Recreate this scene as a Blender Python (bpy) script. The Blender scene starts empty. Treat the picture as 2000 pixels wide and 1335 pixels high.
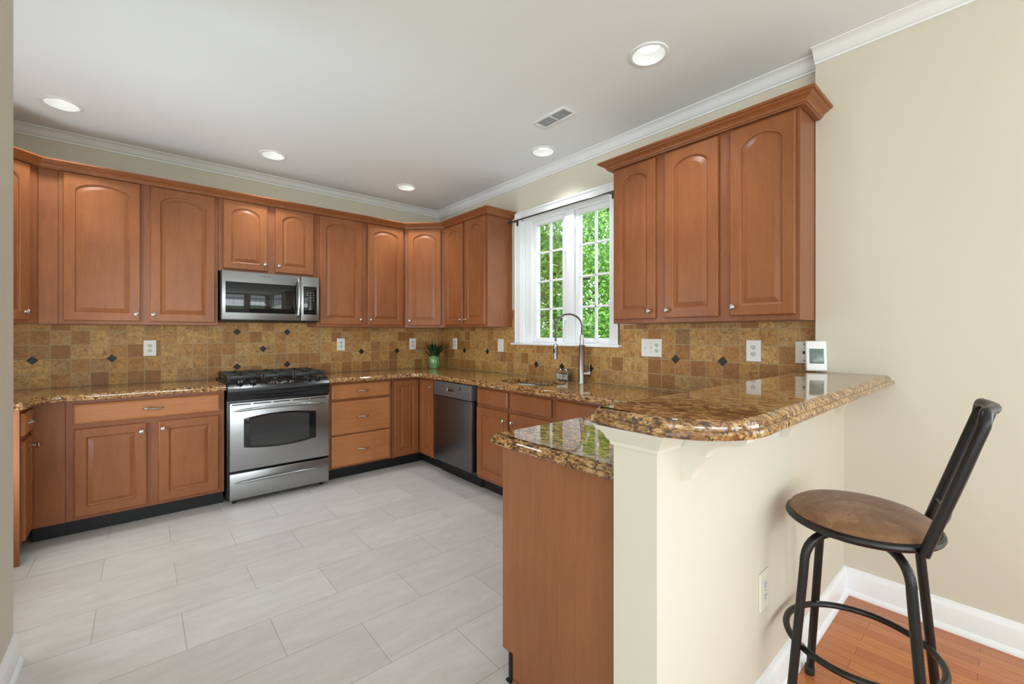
import bpy, bmesh, math, random
from mathutils import Vector, Matrix
random.seed(7)
PI = math.pi
SC = bpy.context.scene
COL = SC.collection

# ------------------------------------------------------------------ camera
CAM_POS = (-2.7772, -4.5959, 1.3205)
CAM_YAW = 49.3483          # degrees from +x towards +y
F_PX, HORIZON = 845.4, 653.05
cd = bpy.data.cameras.new('camera')
cam = bpy.data.objects.new('camera', cd)
COL.objects.link(cam)
cam.location = CAM_POS
cam.rotation_euler = (PI / 2, 0, math.radians(CAM_YAW - 90))
cd.sensor_fit = 'HORIZONTAL'
cd.sensor_width = 36.0
cd.lens = 36.0 * F_PX / 2000.0
cd.shift_y = -(667.5 - HORIZON) / 2000.0
cd.clip_start = 0.05
SC.camera = cam

# ------------------------------------------------------------------ view, world and daylight
SC.view_settings.view_transform = 'Standard'
SC.view_settings.look = 'None'
SC.view_settings.gamma = 1.0
SC.view_settings.use_curve_mapping = False
SC.view_settings.exposure = 0.22
w = bpy.data.worlds.new('world'); SC.world = w
w.use_nodes = True
wn = w.node_tree.nodes['Background']
wn.inputs[0].default_value = (0.88, 0.95, 1.0, 1)
wn.inputs[1].default_value = 3.4

def sun(name, energy, rot, angle=3.0, color=(1, .96, .9)):
    l = bpy.data.lights.new(name, 'SUN'); l.energy = energy; l.angle = math.radians(angle); l.color = color
    o = bpy.data.objects.new(name, l); COL.objects.link(o); o.rotation_euler = rot
    return o
# high sun coming over the house from the left: lights the trees outside, never enters the room
sun('sun', 12.0, (0, math.radians(-38), 0))

def area(name, loc, rot, sx, sy, power, color=(1, 1, 1)):
    l = bpy.data.lights.new(name, 'AREA'); l.shape = 'RECTANGLE'; l.size = sx; l.size_y = sy
    l.energy = power; l.color = color
    o = bpy.data.objects.new(name, l); COL.objects.link(o); o.location = loc; o.rotation_euler = rot
    return o
# daylight lamps in the openings outside the view, tilted up to fill the ceiling
COOL = (.88, .95, 1); LW_ = -3.92
area('fill_left', (-8.10, -5.2, 1.40), (PI / 2 + .75, 0, -PI / 2), 2.4, 1.6, 12, COOL)  # added fill lamp in the added far-left window
area('fill_front_left', (-5.8, -8.20, 1.40), (PI / 2 + .85, 0, 0), 2.3, 1.4, 90, COOL)  # added fill lamp for the ceiling, in an added front window
area('fill_front', (-3.05, -8.20, 1.40), (PI / 2 + .85, 0, 0), 2.2, 1.4, 56, COOL)  # fill lamp for the middle front opening, also added
area('daylight_dining', (-0.9, -8.20, 1.40), (PI / 2 + 1.15, 0, 0), 1.15, 1.2, 26, COOL)
area('daylight_dining_side', (0.30, -6.2, 1.15), (PI / 2 + 1.05, 0, PI / 2), 1.9, .9, 24, COOL)
area('fill_added_door', (LW_ - .16, -1.45, 1.15), (PI / 2 + .6, 0, -PI / 2), .85, 1.9, 34, COOL)  # fill lamp behind the added door, brightens the kitchen ceiling
LAMP_W = 35.0

# ------------------------------------------------------------------ materials
def srgb(r, g, b):
    f = lambda c: (c / 255 / 12.92) if c / 255 <= .04045 else ((c / 255 + .055) / 1.055) ** 2.4
    return (f(r), f(g), f(b), 1)

class NT:
    def __init__(s, name):
        s.m = bpy.data.materials.new(name); s.m.use_nodes = True
        s.t = s.m.node_tree; s.n = s.t.nodes; s.l = s.t.links
        s.b = s.n['Principled BSDF']
    def new(s, typ, **kw):
        n = s.n.new(typ)
        for k, v in kw.items():
            setattr(n, k, v)
        return n
    def link(s, a, b): s.l.new(a, b)
    def pos(s, scale=(1, 1, 1), loc=(0, 0, 0), rot=(0, 0, 0)):
        g = s.new('ShaderNodeNewGeometry'); mp = s.new('ShaderNodeMapping')
        s.link(g.outputs['Position'], mp.inputs[0])
        mp.inputs['Scale'].default_value = scale; mp.inputs['Location'].default_value = loc
        mp.inputs['Rotation'].default_value = rot
        return mp.outputs[0]
    def noise(s, vec, scale=5, detail=3, rough=.5, dist=0.0):
        n = s.new('ShaderNodeTexNoise'); s.link(vec, n.inputs['Vector'])
        n.inputs['Scale'].default_value = scale; n.inputs['Detail'].default_value = detail
        n.inputs['Roughness'].default_value = rough; n.inputs['Distortion'].default_value = dist
        return n.outputs['Fac']
    def ramp(s, fac, stops, interp='LINEAR'):
        r = s.new('ShaderNodeValToRGB'); s.link(fac, r.inputs[0]); r.color_ramp.interpolation = interp
        e = r.color_ramp.elements
        while len(e) > 1: e.remove(e[-1])
        e[0].position, e[0].color = stops[0]
        for p, c in stops[1:]:
            k = e.new(p); k.color = c
        return r.outputs[0]
    def mix(s, fac, a, b, mode='MIX'):
        n = s.new('ShaderNodeMix', data_type='RGBA', blend_type=mode)
        for sock, v in ((n.inputs[0], fac), (n.inputs[6], a), (n.inputs[7], b)):
            if hasattr(v, 'is_linked'): s.link(v, sock)
            else: sock.default_value = v
        return n.outputs[2]
    def math(s, op, a, b=None, c=None):
        n = s.new('ShaderNodeMath', operation=op)
        for i, v in enumerate((a, b, c)):
            if v is None: continue
            if hasattr(v, 'is_linked'): s.link(v, n.inputs[i])
            else: n.inputs[i].default_value = v
        return n.outputs[0]
    def bump(s, h, strength=.2, dist=.005):
        b = s.new('ShaderNodeBump'); b.inputs['Strength'].default_value = strength
        b.inputs['Distance'].default_value = dist
        s.link(h, b.inputs['Height']); s.link(b.outputs[0], s.b.inputs['Normal'])
    def set(s, color=None, rough=None, metal=None, **kw):
        if color is not None:
            if hasattr(color, 'is_linked'): s.link(color, s.b.inputs['Base Color'])
            else: s.b.inputs['Base Color'].default_value = color
        if rough is not None:
            if hasattr(rough, 'is_linked'): s.link(rough, s.b.inputs['Roughness'])
            else: s.b.inputs['Roughness'].default_value = rough
        if metal is not None: s.b.inputs['Metallic'].default_value = metal
        for k, v in kw.items(): s.b.inputs[k].default_value = v
        return s.m

def plain(name, col, rough=.5, metal=0.0, var=.06, scale=6.0, **kw):
    t = NT(name); f = t.noise(t.pos(), scale, 3)
    a = [c * (1 - var) for c in col[:3]] + [1]; b = [min(1, c * (1 + var)) for c in col[:3]] + [1]
    t.set(t.ramp(f, [(.3, a), (.7, b)]), rough, metal, **kw)
    return t.m

def wood(name, stretch, c1, c2, c3, rough=.34):
    t = NT(name)
    v = t.pos(stretch)
    n1 = t.noise(v, 6, 5, .6, .6)
    n2 = t.noise(t.pos((1, 1, .7)), 3.2, 2, .5, .3)
    n3 = t.noise(v, 45, 2, .5)
    base = t.ramp(n1, [(.25, c1), (.5, c2), (.78, c3)])
    base = t.mix(.45, base, t.ramp(n2, [(.3, c1), (.7, c3)]))
    dk = [c * .80 for c in c1[:3]] + [1]
    base = t.mix(t.ramp(n3, [(.5, (0, 0, 0, 1)), (.75, (.35, .35, .35, 1))]), base, dk)
    t.set(base, rough); t.b.inputs['Coat Weight'].default_value = .06; t.b.inputs['Coat Roughness'].default_value = .25; t.b.inputs['Specular IOR Level'].default_value = .35
    t.bump(n1, .03, .002)
    return t.m

M = {}
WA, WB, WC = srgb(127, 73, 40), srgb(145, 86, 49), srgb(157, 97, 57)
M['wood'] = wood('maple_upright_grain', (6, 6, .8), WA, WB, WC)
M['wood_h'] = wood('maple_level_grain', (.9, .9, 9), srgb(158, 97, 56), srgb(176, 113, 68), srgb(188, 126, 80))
M['panel'] = wood('oak_laminate', (14, 14, .5), srgb(132, 78, 46), srgb(150, 93, 57), srgb(162, 105, 66), .42)
M['frame'] = wood('maple_frame_grain', (6, 6, .8), srgb(122, 70, 42), srgb(140, 83, 52), srgb(152, 94, 60))

t = NT('granite')
v = t.pos((1, 1, 1)); vs = t.pos((1.0, .55, 1.0), rot=(0, 0, .5))
n1 = t.noise(vs, 62, 5, .66, .5)
n2 = t.noise(vs, 120, 3, .6)
n3 = t.noise(vs, 28, 3, .55, .5)
c = t.ramp(n1, [(.30, srgb(34, 27, 26)), (.38, srgb(78, 54, 36)), (.45, srgb(132, 92, 52)), (.52, srgb(174, 130, 78)), (.60, srgb(200, 162, 112)), (.68, srgb(164, 124, 80)), (.76, srgb(96, 76, 66))])
c = t.mix(t.ramp(n2, [(.555, (0, 0, 0, 1)), (.61, (.92, .92, .92, 1))]), c, srgb(34, 30, 34))
c = t.mix(t.ramp(n3, [(.52, (0, 0, 0, 1)), (.66, (.75, .75, .75, 1))]), c, srgb(112, 68, 34))
M['granite'] = t.set(c, .045); t.b.inputs['Specular IOR Level'].default_value = .8

def tile_mat(name, axis, ph, phz, pit=.1049, pz=.1049):
    t = NT(name)
    g = t.new('ShaderNodeNewGeometry'); sp = t.new('ShaderNodeSeparateXYZ'); t.link(g.outputs['Position'], sp.inputs[0])
    a = t.math('DIVIDE', t.math('SUBTRACT', sp.outputs[axis], ph), pit)
    b = t.math('DIVIDE', t.math('SUBTRACT', sp.outputs[2], phz), pz)
    fa, fb = t.math('FLOOR', a), t.math('FLOOR', b)
    cb = t.new('ShaderNodeCombineXYZ'); t.link(fa, cb.inputs[0]); t.link(fb, cb.inputs[1])
    wn = t.new('ShaderNodeTexWhiteNoise', noise_dimensions='3D'); t.link(cb.outputs[0], wn.inputs['Vector'])
    def edge(x): 
        fr = t.math('FRACT', x)
        return t.math('MINIMUM', fr, t.math('SUBTRACT', 1.0, fr))
    n0 = t.noise(t.pos(), 60, 2)
    e = t.math('ADD', t.math('MINIMUM', edge(a), edge(b)), t.math('MULTIPLY', t.math('SUBTRACT', n0, .5), .02))
    tile = t.ramp(wn.outputs['Value'], [(0, srgb(148, 100, 50)), (.2, srgb(174, 124, 64)), (.45, srgb(192, 146, 80)), (.7, srgb(204, 164, 98)), (.88, srgb(178, 142, 92)), (1, srgb(140, 98, 56))])
    vv = t.new('ShaderNodeVectorMath', operation='ADD'); t.link(t.pos(), vv.inputs[0])
    wc = t.new('ShaderNodeVectorMath', operation='SCALE'); t.link(wn.outputs['Color'], wc.inputs[0]); wc.inputs['Scale'].default_value = 5
    t.link(wc.outputs[0], vv.inputs[1])
    n1 = t.noise(vv.outputs[0], 30, 6, .72, 1.0)
    n2 = t.noise(vv.outputs[0], 90, 3, .6)
    tile = t.mix(t.ramp(n1, [(.36, (.85, .85, .85, 1)), (.58, (0, 0, 0, 1))]), tile, srgb(138, 88, 40))
    tile = t.mix(t.ramp(n2, [(.62, (0, 0, 0, 1)), (.72, (.7, .7, .7, 1))]), tile, srgb(212, 190, 148))
    mask = t.ramp(e, [(.016, (0, 0, 0, 1)), (.030, (1, 1, 1, 1))])
    col = t.mix(mask, srgb(174, 152, 112), tile)
    t.set(col, .55)
    hh = t.math('ADD', mask, t.math('MULTIPLY', n2, .25))
    t.bump(hh, .35, .003)
    return t.m
M['tile_back'] = tile_mat('travertine_back', 0, -0.973 - .1049, 1.139 - .1049, .1046)
M['tile_right'] = tile_mat('travertine_right', 1, -3.397, 1.149, .1052)
t = NT('slate_accent'); n = t.noise(t.pos(), 160, 3)
M['accent'] = t.set(t.ramp(n, [(.45, srgb(26, 21, 19)), (.68, srgb(44, 36, 32)), (.8, srgb(84, 70, 60))]), .4); t.bump(n, .5, .003)

def floor_tile():
    t = NT('porcelain_floor')
    br = t.new('ShaderNodeTexBrick'); br.offset = .5; br.offset_frequency = 2
    t.link(t.pos(loc=(1.70 - .3095, 2.645, 0)), br.inputs['Vector'])
    br.inputs['Scale'].default_value = 1.0
    br.inputs['Mortar Size'].default_value = .0016; br.inputs['Mortar Smooth'].default_value = .2
    br.inputs['Bias'].default_value = 0
    br.inputs['Brick Width'].default_value = .619; br.inputs['Row Height'].default_value = .3105
    br.inputs['Color1'].default_value = srgb(196, 191, 187); br.inputs['Color2'].default_value = srgb(205, 201, 197)
    br.inputs['Mortar'].default_value = srgb(154, 148, 142)
    n1 = t.noise(t.pos((1.2, 4, 1)), 4, 5, .6, .5)
    n2 = t.noise(t.pos((3, 16, 1)), 9, 4, .6, .5)
    c = t.mix(.8, br.outputs['Color'], t.ramp(n1, [(.3, (.84, .82, .81, 1)), (.7, (1, 1, 1, 1))]), 'MULTIPLY')
    c = t.mix(t.ramp(n2, [(.55, (0, 0, 0, 1)), (.75, (.3, .3, .3, 1))]), c, srgb(160, 150, 143))
    t.set(c, .42)
    return t.m
M['floor_tile'] = floor_tile()

def floor_wood():
    t = NT('oak_strip_floor')
    br = t.new('ShaderNodeTexBrick'); br.offset = .37; br.offset_frequency = 2; br.squash = 1
    # boards run along y: swap axes
    t.link(t.pos(rot=(0, 0, PI / 2)), br.inputs['Vector'])
    br.inputs['Scale'].default_value = 1.0
    br.inputs['Mortar Size'].default_value = .0009; br.inputs['Brick Width'].default_value = .9; br.inputs['Row Height'].default_value = .057
    br.inputs['Color1'].default_value = srgb(184, 106, 56); br.inputs['Color2'].default_value = srgb(206, 130, 74)
    br.inputs['Mortar'].default_value = srgb(96, 50, 24); br.inputs['Bias'].default_value = 0
    n1 = t.noise(t.pos((30, 1.6, 1)), 5, 5, .6, .8)
    c = t.mix(t.ramp(n1, [(.4, (0, 0, 0, 1)), (.7, (.55, .55, .55, 1))]), br.outputs['Color'], srgb(152, 82, 40))
    t.set(c, .3); t.b.inputs['Coat Weight'].default_value = .3; t.b.inputs['Coat Roughness'].default_value = .2
    return t.m
M['floor_wood'] = floor_wood()

M['wall'] = plain('cream_wall_paint', srgb(213, 205, 188), .7, var=.01, scale=2)
M['wall_dark'] = M['wall']
M['ceiling'] = plain('white_ceiling_paint', srgb(242, 245, 248), .8, var=.008, scale=2)
M['trim'] = plain('white_trim_paint', srgb(240, 241, 243), .35, var=.01)
M['cream_trim'] = plain('cream_trim_paint', srgb(220, 213, 197), .5, var=.01)
M['white_plastic'] = plain('white_plastic', srgb(236, 236, 232), .35, var=.01)
M['grey_plastic'] = plain('grey_plastic', srgb(206, 208, 206), .4, var=.01)
M['vent_grey'] = plain('vent_grey', srgb(168, 168, 170), .6, var=.05)
M['slot'] = plain('dark_slot', srgb(30, 28, 26), .6, var=.05)
M['black'] = plain('black_enamel', srgb(22, 23, 25), .25, var=.1)
M['black_matte'] = plain('black_cast_iron', srgb(38, 39, 41), .38, var=.15, scale=40)
M['kick'] = plain('black_vinyl_kick', srgb(10, 13, 17), .5, var=.15)
M['nickel'] = plain('satin_nickel', srgb(196, 190, 182), .25, 1.0, var=.05)
M['chrome'] = plain('brushed_chrome', srgb(160, 157, 153), .28, 1.0, var=.05)
M['pewter'] = plain('dark_pewter', srgb(90, 88, 86), .35, .9, var=.1)
def steel(name, col, rough, st):
    t = NT(name); n = t.noise(t.pos(st), 10, 3, .6)
    a = [c * .9 for c in col[:3]] + [1]
    t.set(t.ramp(n, [(.3, a), (.7, col)]), t.math('MULTIPLY_ADD', n, .12, rough - .06), 1.0)
    return t.m
M['steel'] = steel('brushed_stainless', srgb(168, 169, 170), .30, (1, 1, 60))
M['steel_dark'] = steel('dark_stainless', srgb(116, 115, 115), .34, (1, 1, 60))
M['steel_panel'] = steel('dishwasher_panel_stainless', srgb(118, 117, 118), .34, (1, 1, 60)); M['steel_panel'].node_tree.nodes['Principled BSDF'].inputs['Metallic'].default_value = .55
t = NT('black_glass'); M['black_glass'] = t.set(t.ramp(t.noise(t.pos(), 3), [(.3, (.006, .006, .007, 1)), (.7, (.012, .012, .013, 1))]), .04)
t = NT('oven_glass'); n = t.noise(t.pos((2, 2, 6)), 3); M['oven_glass'] = t.set(t.ramp(n, [(.2, (.040, .040, .041, 1)), (.8, (.050, .050, .050, 1))]), .08)
M['tube'] = plain('black_bronze_powder_coat', srgb(30, 27, 26), .34, .3, var=.15)
t = NT('brown_microsuede')
n1 = t.noise(t.pos(), 9, 4, .6, 1.6); n2 = t.noise(t.pos((1, 1, 1)), 350, 2)
cc = t.ramp(n1, [(.34, srgb(116, 80, 51)), (.56, srgb(132, 94, 62)), (.64, srgb(150, 113, 82)), (.72, srgb(130, 92, 62))])
M['suede'] = t.set(cc, .95); t.b.inputs['Sheen Weight'].default_value = .15; t.b.inputs['Sheen Roughness'].default_value = .5
t.bump(n2, .2, .001)
t = NT('lamp_lens'); t.set((1, 1, 1, 1), .5); t.b.inputs['Emission Color'].default_value = (1, .99, .97, 1); t.b.inputs['Emission Strength'].default_value = 3.5
M['lens'] = t.m
t = NT('window_glass'); t.set((1, 1, 1, 1), 0.0)
gl = t.new('ShaderNodeBsdfGlossy'); gl.inputs['Roughness'].default_value = .0
tr = t.new('ShaderNodeBsdfTransparent'); tr.inputs[0].default_value = (.97, .985, .98, 1)
fr = t.new('ShaderNodeFresnel'); fr.inputs[0].default_value = 1.45
mx = t.new('ShaderNodeMixShader'); t.link(t.math('MULTIPLY', fr.outputs[0], .6), mx.inputs[0]); t.link(tr.outputs[0], mx.inputs[1]); t.link(gl.outputs[0], mx.inputs[2])
t.link(mx.outputs[0], t.n['Material Output'].inputs[0]); M['glass'] = t.m
t = NT('green_glazed_ceramic'); n = t.noise(t.pos((1, 1, .4)), 30, 2)
M['vase'] = t.set(t.ramp(n, [(.3, srgb(96, 150, 92)), (.7, srgb(140, 190, 128))]), .12); t.b.inputs['Coat Weight'].default_value = .5
t = NT('dark_green_blade'); n = t.noise(t.pos(), 60, 2)
M['blade'] = t.set(t.ramp(n, [(.3, srgb(22, 44, 28)), (.7, srgb(58, 86, 48))]), .5)
t = NT('tree_leaf'); n = t.noise(t.pos(), 3.5, 2); n2 = t.noise(t.pos(), 14, 1)
lc = t.mix(.5, t.ramp(n, [(.35, srgb(44, 96, 36)), (.65, srgb(110, 168, 66))]), t.ramp(n2, [(.3, srgb(38, 84, 34)), (.7, srgb(150, 200, 96))]))
t.set(lc, .45)
tl = t.new('ShaderNodeBsdfTranslucent'); t.link(lc, tl.inputs[0])
ms = t.new('ShaderNodeMixShader'); ms.inputs[0].default_value = .45
t.link(t.b.outputs[0], ms.inputs[1]); t.link(tl.outputs[0], ms.inputs[2]); t.link(ms.outputs[0], t.n['Material Output'].inputs[0]); M['leaf'] = t.m
M['bark'] = plain('tree_bark', srgb(70, 62, 54), .9, var=.3, scale=20)
M['lawn'] = plain('lawn', srgb(92, 122, 62), .9, var=.25, scale=4)
t = NT('lcd'); n = t.noise(t.pos(), 40, 2)
M['lcd'] = t.set(t.ramp(n, [(.3, srgb(96, 114, 106)), (.7, srgb(116, 134, 124))]), .2)
M['digit'] = plain('lcd_digit', srgb(52, 62, 60), .4)
M['mark'] = plain('white_print', srgb(208, 208, 204), .5)
M['sponge'] = plain('grey_sponge', srgb(96, 86, 74), .95, var=.2, scale=120)

# ------------------------------------------------------------------ mesh helpers
class MB:
    def __init__(s): s.bm = bmesh.new()
    def box(s, x0, x1, y0, y1, z0, z1, bev=0.0, seg=2):
        x0, x1 = sorted((x0, x1)); y0, y1 = sorted((y0, y1)); z0, z1 = sorted((z0, z1))
        r = bmesh.ops.create_cube(s.bm, size=1)
        for v in r['verts']:
            v.co = Vector((x0 + (v.co.x + .5) * (x1 - x0), y0 + (v.co.y + .5) * (y1 - y0), z0 + (v.co.z + .5) * (z1 - z0)))
        if bev > 0:
            es = list({e for v in r['verts'] for e in v.link_edges})
            bmesh.ops.bevel(s.bm, geom=es, offset=bev, segments=seg, affect='EDGES', profile=.5)
        return s
    def rings(s, rings, closed=True, cap0=True, cap1=True, loop=False):
        """list of rings of points; neighbouring rings are joined with quads"""
        vr = [[s.bm.verts.new(p) for p in r] for r in rings]
        n = len(vr[0]); rng = n if closed else n - 1
        pairs = list(zip(vr[:-1], vr[1:]))
        if loop: pairs.append((vr[-1], vr[0]))
        for a, b in pairs:
            for i in range(rng):
                j = (i + 1) % n
                try: s.bm.faces.new((a[i], a[j], b[j], b[i]))
                except ValueError: pass
        if not loop and closed:
            if cap0: s.bm.faces.new(list(reversed(vr[0])))
            if cap1: s.bm.faces.new(vr[-1])
        return s
    def tube(s, pts, r, seg=12, caps=True, closed=False, squash=1.0):
        pts = [Vector(p) for p in pts]; n = len(pts)
        rad = r if isinstance(r, (list, tuple)) else [r] * n
        rings = []; up = None
        for i in range(n):
            if closed: d = (pts[(i + 1) % n] - pts[i - 1]).normalized()
            else: d = (pts[min(i + 1, n - 1)] - pts[max(i - 1, 0)]).normalized()
            if up is None:
                up = Vector((0, 0, 1)) if abs(d.z) < .9 else Vector((1, 0, 0))
            side = d.cross(up).normalized(); up = side.cross(d).normalized()
            rings.append([pts[i] + (side * math.cos(2 * PI * k / seg) + up * math.sin(2 * PI * k / seg) * squash) * rad[i] for k in range(seg)])
        s.rings(rings, cap0=caps, cap1=caps, loop=closed)
        return s
    def lathe(s, prof, c=(0, 0, 0), seg=32, axis='z', ribs=0, ribd=0.0):
        rings = []
        for r, z in prof:
            ring = []
            for k in range(seg):
                a = 2 * PI * k / seg
                rr = max(r, 1e-4) * (1 + ribd * math.cos(ribs * a))
                p = (rr * math.cos(a), rr * math.sin(a), z)
                if axis == 'y': p = (p[0], -p[2], p[1])     # axis points to -y
                if axis == 'x': p = (p[2], p[0], p[1])
                ring.append((c[0] + p[0], c[1] + p[1], c[2] + p[2]))
            rings.append(ring)
        return s.rings(rings)
    def prism(s, poly, a, b, axis='z', bev=0.0):
        f = {'z': lambda p, h: (p[0], p[1], h), 'y': lambda p, h: (p[0], h, p[1]), 'x': lambda p, h: (h, p[0], p[1])}[axis]
        before = set(s.bm.verts)
        s.rings([[f(p, a) for p in poly], [f(p, b) for p in poly]])
        if bev:
            vs = [v for v in s.bm.verts if v not in before]
            es = list({e for v in vs for e in v.link_edges})
            bmesh.ops.bevel(s.bm, geom=es, offset=bev, segments=2, affect='EDGES', profile=.5)
        return s
    def xf(s, mat):
        bmesh.ops.transform(s.bm, matrix=mat, verts=s.bm.verts); return s
    def obj(s, name, mat, parent=None, loc=None, sharp=32):
        bmesh.ops.recalc_face_normals(s.bm, faces=s.bm.faces)
        s.bm.normal_update()
        for f in s.bm.faces: f.smooth = True
        lim = math.radians(sharp)
        for e in s.bm.edges:
            if len(e.link_faces) == 2 and e.calc_face_angle(0) > lim: e.smooth = False
        me = bpy.data.meshes.new(name); s.bm.to_mesh(me); s.bm.free()
        me.materials.append(M[mat] if isinstance(mat, str) else mat)
        o = bpy.data.objects.new(name, me); COL.objects.link(o)
        if parent is not None: o.parent = parent
        if loc is not None: o.location = loc
        return o

def thing(name, label, cat, loc=(0, 0, 0), rz=0.0, group=None):
    o = bpy.data.objects.new(name, None); COL.objects.link(o)
    o.empty_display_size = .05
    o.location = loc; o.rotation_euler = (0, 0, rz)
    return tag(o, label, cat, group)
def tag(o, label, cat, group=None):
    o['label'] = label; o['category'] = cat
    if group: o['group'] = group
    return o
def struct(o):
    o['kind'] = 'structure'; return o
def copy_obj(o, parent=None, loc=None):
    c = o.copy(); COL.objects.link(c)
    if parent is not None: c.parent = parent
    if loc is not None: c.location = loc
    return c
def copy_tree(o, parent=None):
    c = copy_obj(o, parent)
    for ch in list(o.children): copy_tree(ch, c)
    return c

def offset_poly(pts, ds):
    """inset a CCW polygon; edge i runs from point i to i+1 and moves inwards by ds[i]"""
    n = len(pts); out = []
    P = [Vector(p) for p in pts]
    for i in range(n):
        a, b, c = P[i - 1], P[i], P[(i + 1) % n]
        d1, d2 = (b - a).normalized(), (c - b).normalized()
        n1, n2 = Vector((-d1.y, d1.x)), Vector((-d2.y, d2.x))
        e1, e2 = ds[i - 1], ds[i]
        cr = d1.x * d2.y - d1.y * d2.x
        if abs(cr) < 1e-4: out.append(b + n2 * e2); continue
        p1 = a + n1 * e1; p2 = b + n2 * e2
        tt = ((p2.x - p1.x) * d2.y - (p2.y - p1.y) * d2.x) / cr
        out.append(p1 + d1 * tt)
    return out

def round_corner(p0, p1, p2, r, n=6):
    p0, p1, p2 = Vector(p0), Vector(p1), Vector(p2)
    a, b = (p0 - p1).normalized(), (p2 - p1).normalized()
    ang = a.angle(b); d = r / math.tan(ang / 2)
    s_, e_ = p1 + a * d, p1 + b * d
    cen = p1 + (a + b).normalized() * (r / math.sin(ang / 2))
    v0, v1 = s_ - cen, e_ - cen
    tot = math.atan2(v0.x * v1.y - v0.y * v1.x, v0.dot(v1))
    res = []
    for k in range(n + 1):
        th = tot * k / n
        res.append((cen.x + v0.x * math.cos(th) - v0.y * math.sin(th), cen.y + v0.x * math.sin(th) + v0.y * math.cos(th)))
    return res

def sweep(mb, path, prof, side=1):
    P = [Vector(p) for p in path]; n = len(P)
    rows = []
    nor = []
    for i in range(n - 1):
        d = (P[i + 1] - P[i]).normalized(); nor.append(Vector((d.y, -d.x)) * side)
    for i in range(n):
        if i == 0: m = nor[0]
        elif i == n - 1: m = nor[-1]
        else: m = (nor[i - 1] + nor[i]) / (1 + nor[i - 1].dot(nor[i]))
        rows.append([(P[i].x + m.x * o, P[i].y + m.y * o, z) for o, z in prof])
    mb.rings(rows)
    return mb

def slab(name, pts, exposed, prof, mat, parent=None, hole=None):
    """stone slab: prof = list of (inset, z) from the bottom up; only exposed edges take the inset"""
    mb = MB(); bm = mb.bm
    loops = []
    for ins, z in prof:
        q = offset_poly(pts, [ins if e else 0.0 for e in exposed])
        loops.append([bm.verts.new((p.x, p.y, z)) for p in q])
    n = len(pts)
    for a, b in zip(loops[:-1], loops[1:]):
        for i in range(n): bm.faces.new((a[i], a[(i + 1) % n], b[(i + 1) % n], b[i]))
    hl = None
    if hole:
        hl = [[bm.verts.new((x, y, z)) for x, y in hole] for z in (prof[0][1], prof[-1][1])]
        m = len(hole)
        for i in range(m): bm.faces.new((hl[0][i], hl[1][i], hl[1][(i + 1) % m], hl[0][(i + 1) % m]))
    for k, lp in ((0, loops[0]), (1, loops[-1])):
        es = []
        for ring in [lp] + ([hl[k]] if hl else []):
            for i in range(len(ring)):
                e = bm.edges.get((ring[i], ring[(i + 1) % len(ring)])) or bm.edges.new((ring[i], ring[(i + 1) % len(ring)]))
                es.append(e)
        bmesh.ops.triangle_fill(bm, use_beauty=True, edges=es)
    return mb.obj(name, mat, parent, None, 18)

# ------------------------------------------------------------------ the room
CEIL = 2.803
JOG_X, JOG_Y = -0.07, -3.905          # the dining room's right wall stands proud of the kitchen's
HW0, HW1, HWX = -4.027, -3.900, -1.824  # half wall of the peninsula
LW = -3.92                            # kitchen left wall
PX = -3.160                           # partition wall left of the camera
FRONT_Y = -8.0
WOOD_Z = 0.022

FARX = -8.0
struct(MB().box(FARX - .1, .1, -3.965, .12, -.10, 0).box(FARX - .1, -1.83, FRONT_Y - .12, -3.965, -.10, 0).obj('floor', 'floor_tile'))
struct(MB().box(-1.83, .1, FRONT_Y - .12, -3.965, -.10, WOOD_Z).obj('floor_dining', 'floor_wood'))

LIGHTS = [(-3.16, -.597), (-1.945, -.597), (-.744, -.597), (-.303, -2.103), (-.736, -3.329)]
mb = MB(); bm = mb.bm
def loop_at(pts, z):
    vs = [bm.verts.new((x, y, z)) for x, y in pts]
    return [bm.edges.new((vs[i], vs[(i + 1) % len(vs)])) for i in range(len(vs))]
edges = loop_at([(FARX - .12, .12), (.12, .12), (.12, FRONT_Y - .12), (FARX - .12, FRONT_Y - .12)], CEIL)
for x, y in LIGHTS:
    edges += loop_at([(x + .083 * math.cos(2 * PI * k / 32), y + .083 * math.sin(2 * PI * k / 32)) for k in range(32)], CEIL)
bmesh.ops.triangle_fill(bm, use_beauty=True, edges=edges)
mb.box(FARX - .12, .12, FRONT_Y - .12, .12, CEIL + .16, CEIL + .26)
struct(mb.obj('ceiling', 'ceiling'))

struct(MB().box(LW - .12, .12, 0, .12, -.1, CEIL + .16).obj('wall_back', 'wall'))
WY0, WY1, WZ0, WZ1 = -2.540, -1.510, 1.222, 2.415    # kitchen window opening
mb = MB()
mb.box(0, .14, WY1, 0, -.1, CEIL + .16).box(0, .14, JOG_Y, WY0, -.1, CEIL + .16)
mb.box(0, .14, WY0, WY1, -.1, WZ0).box(0, .14, WY0, WY1, WZ1, CEIL + .16)
struct(mb.obj('wall_right', 'wall'))
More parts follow.
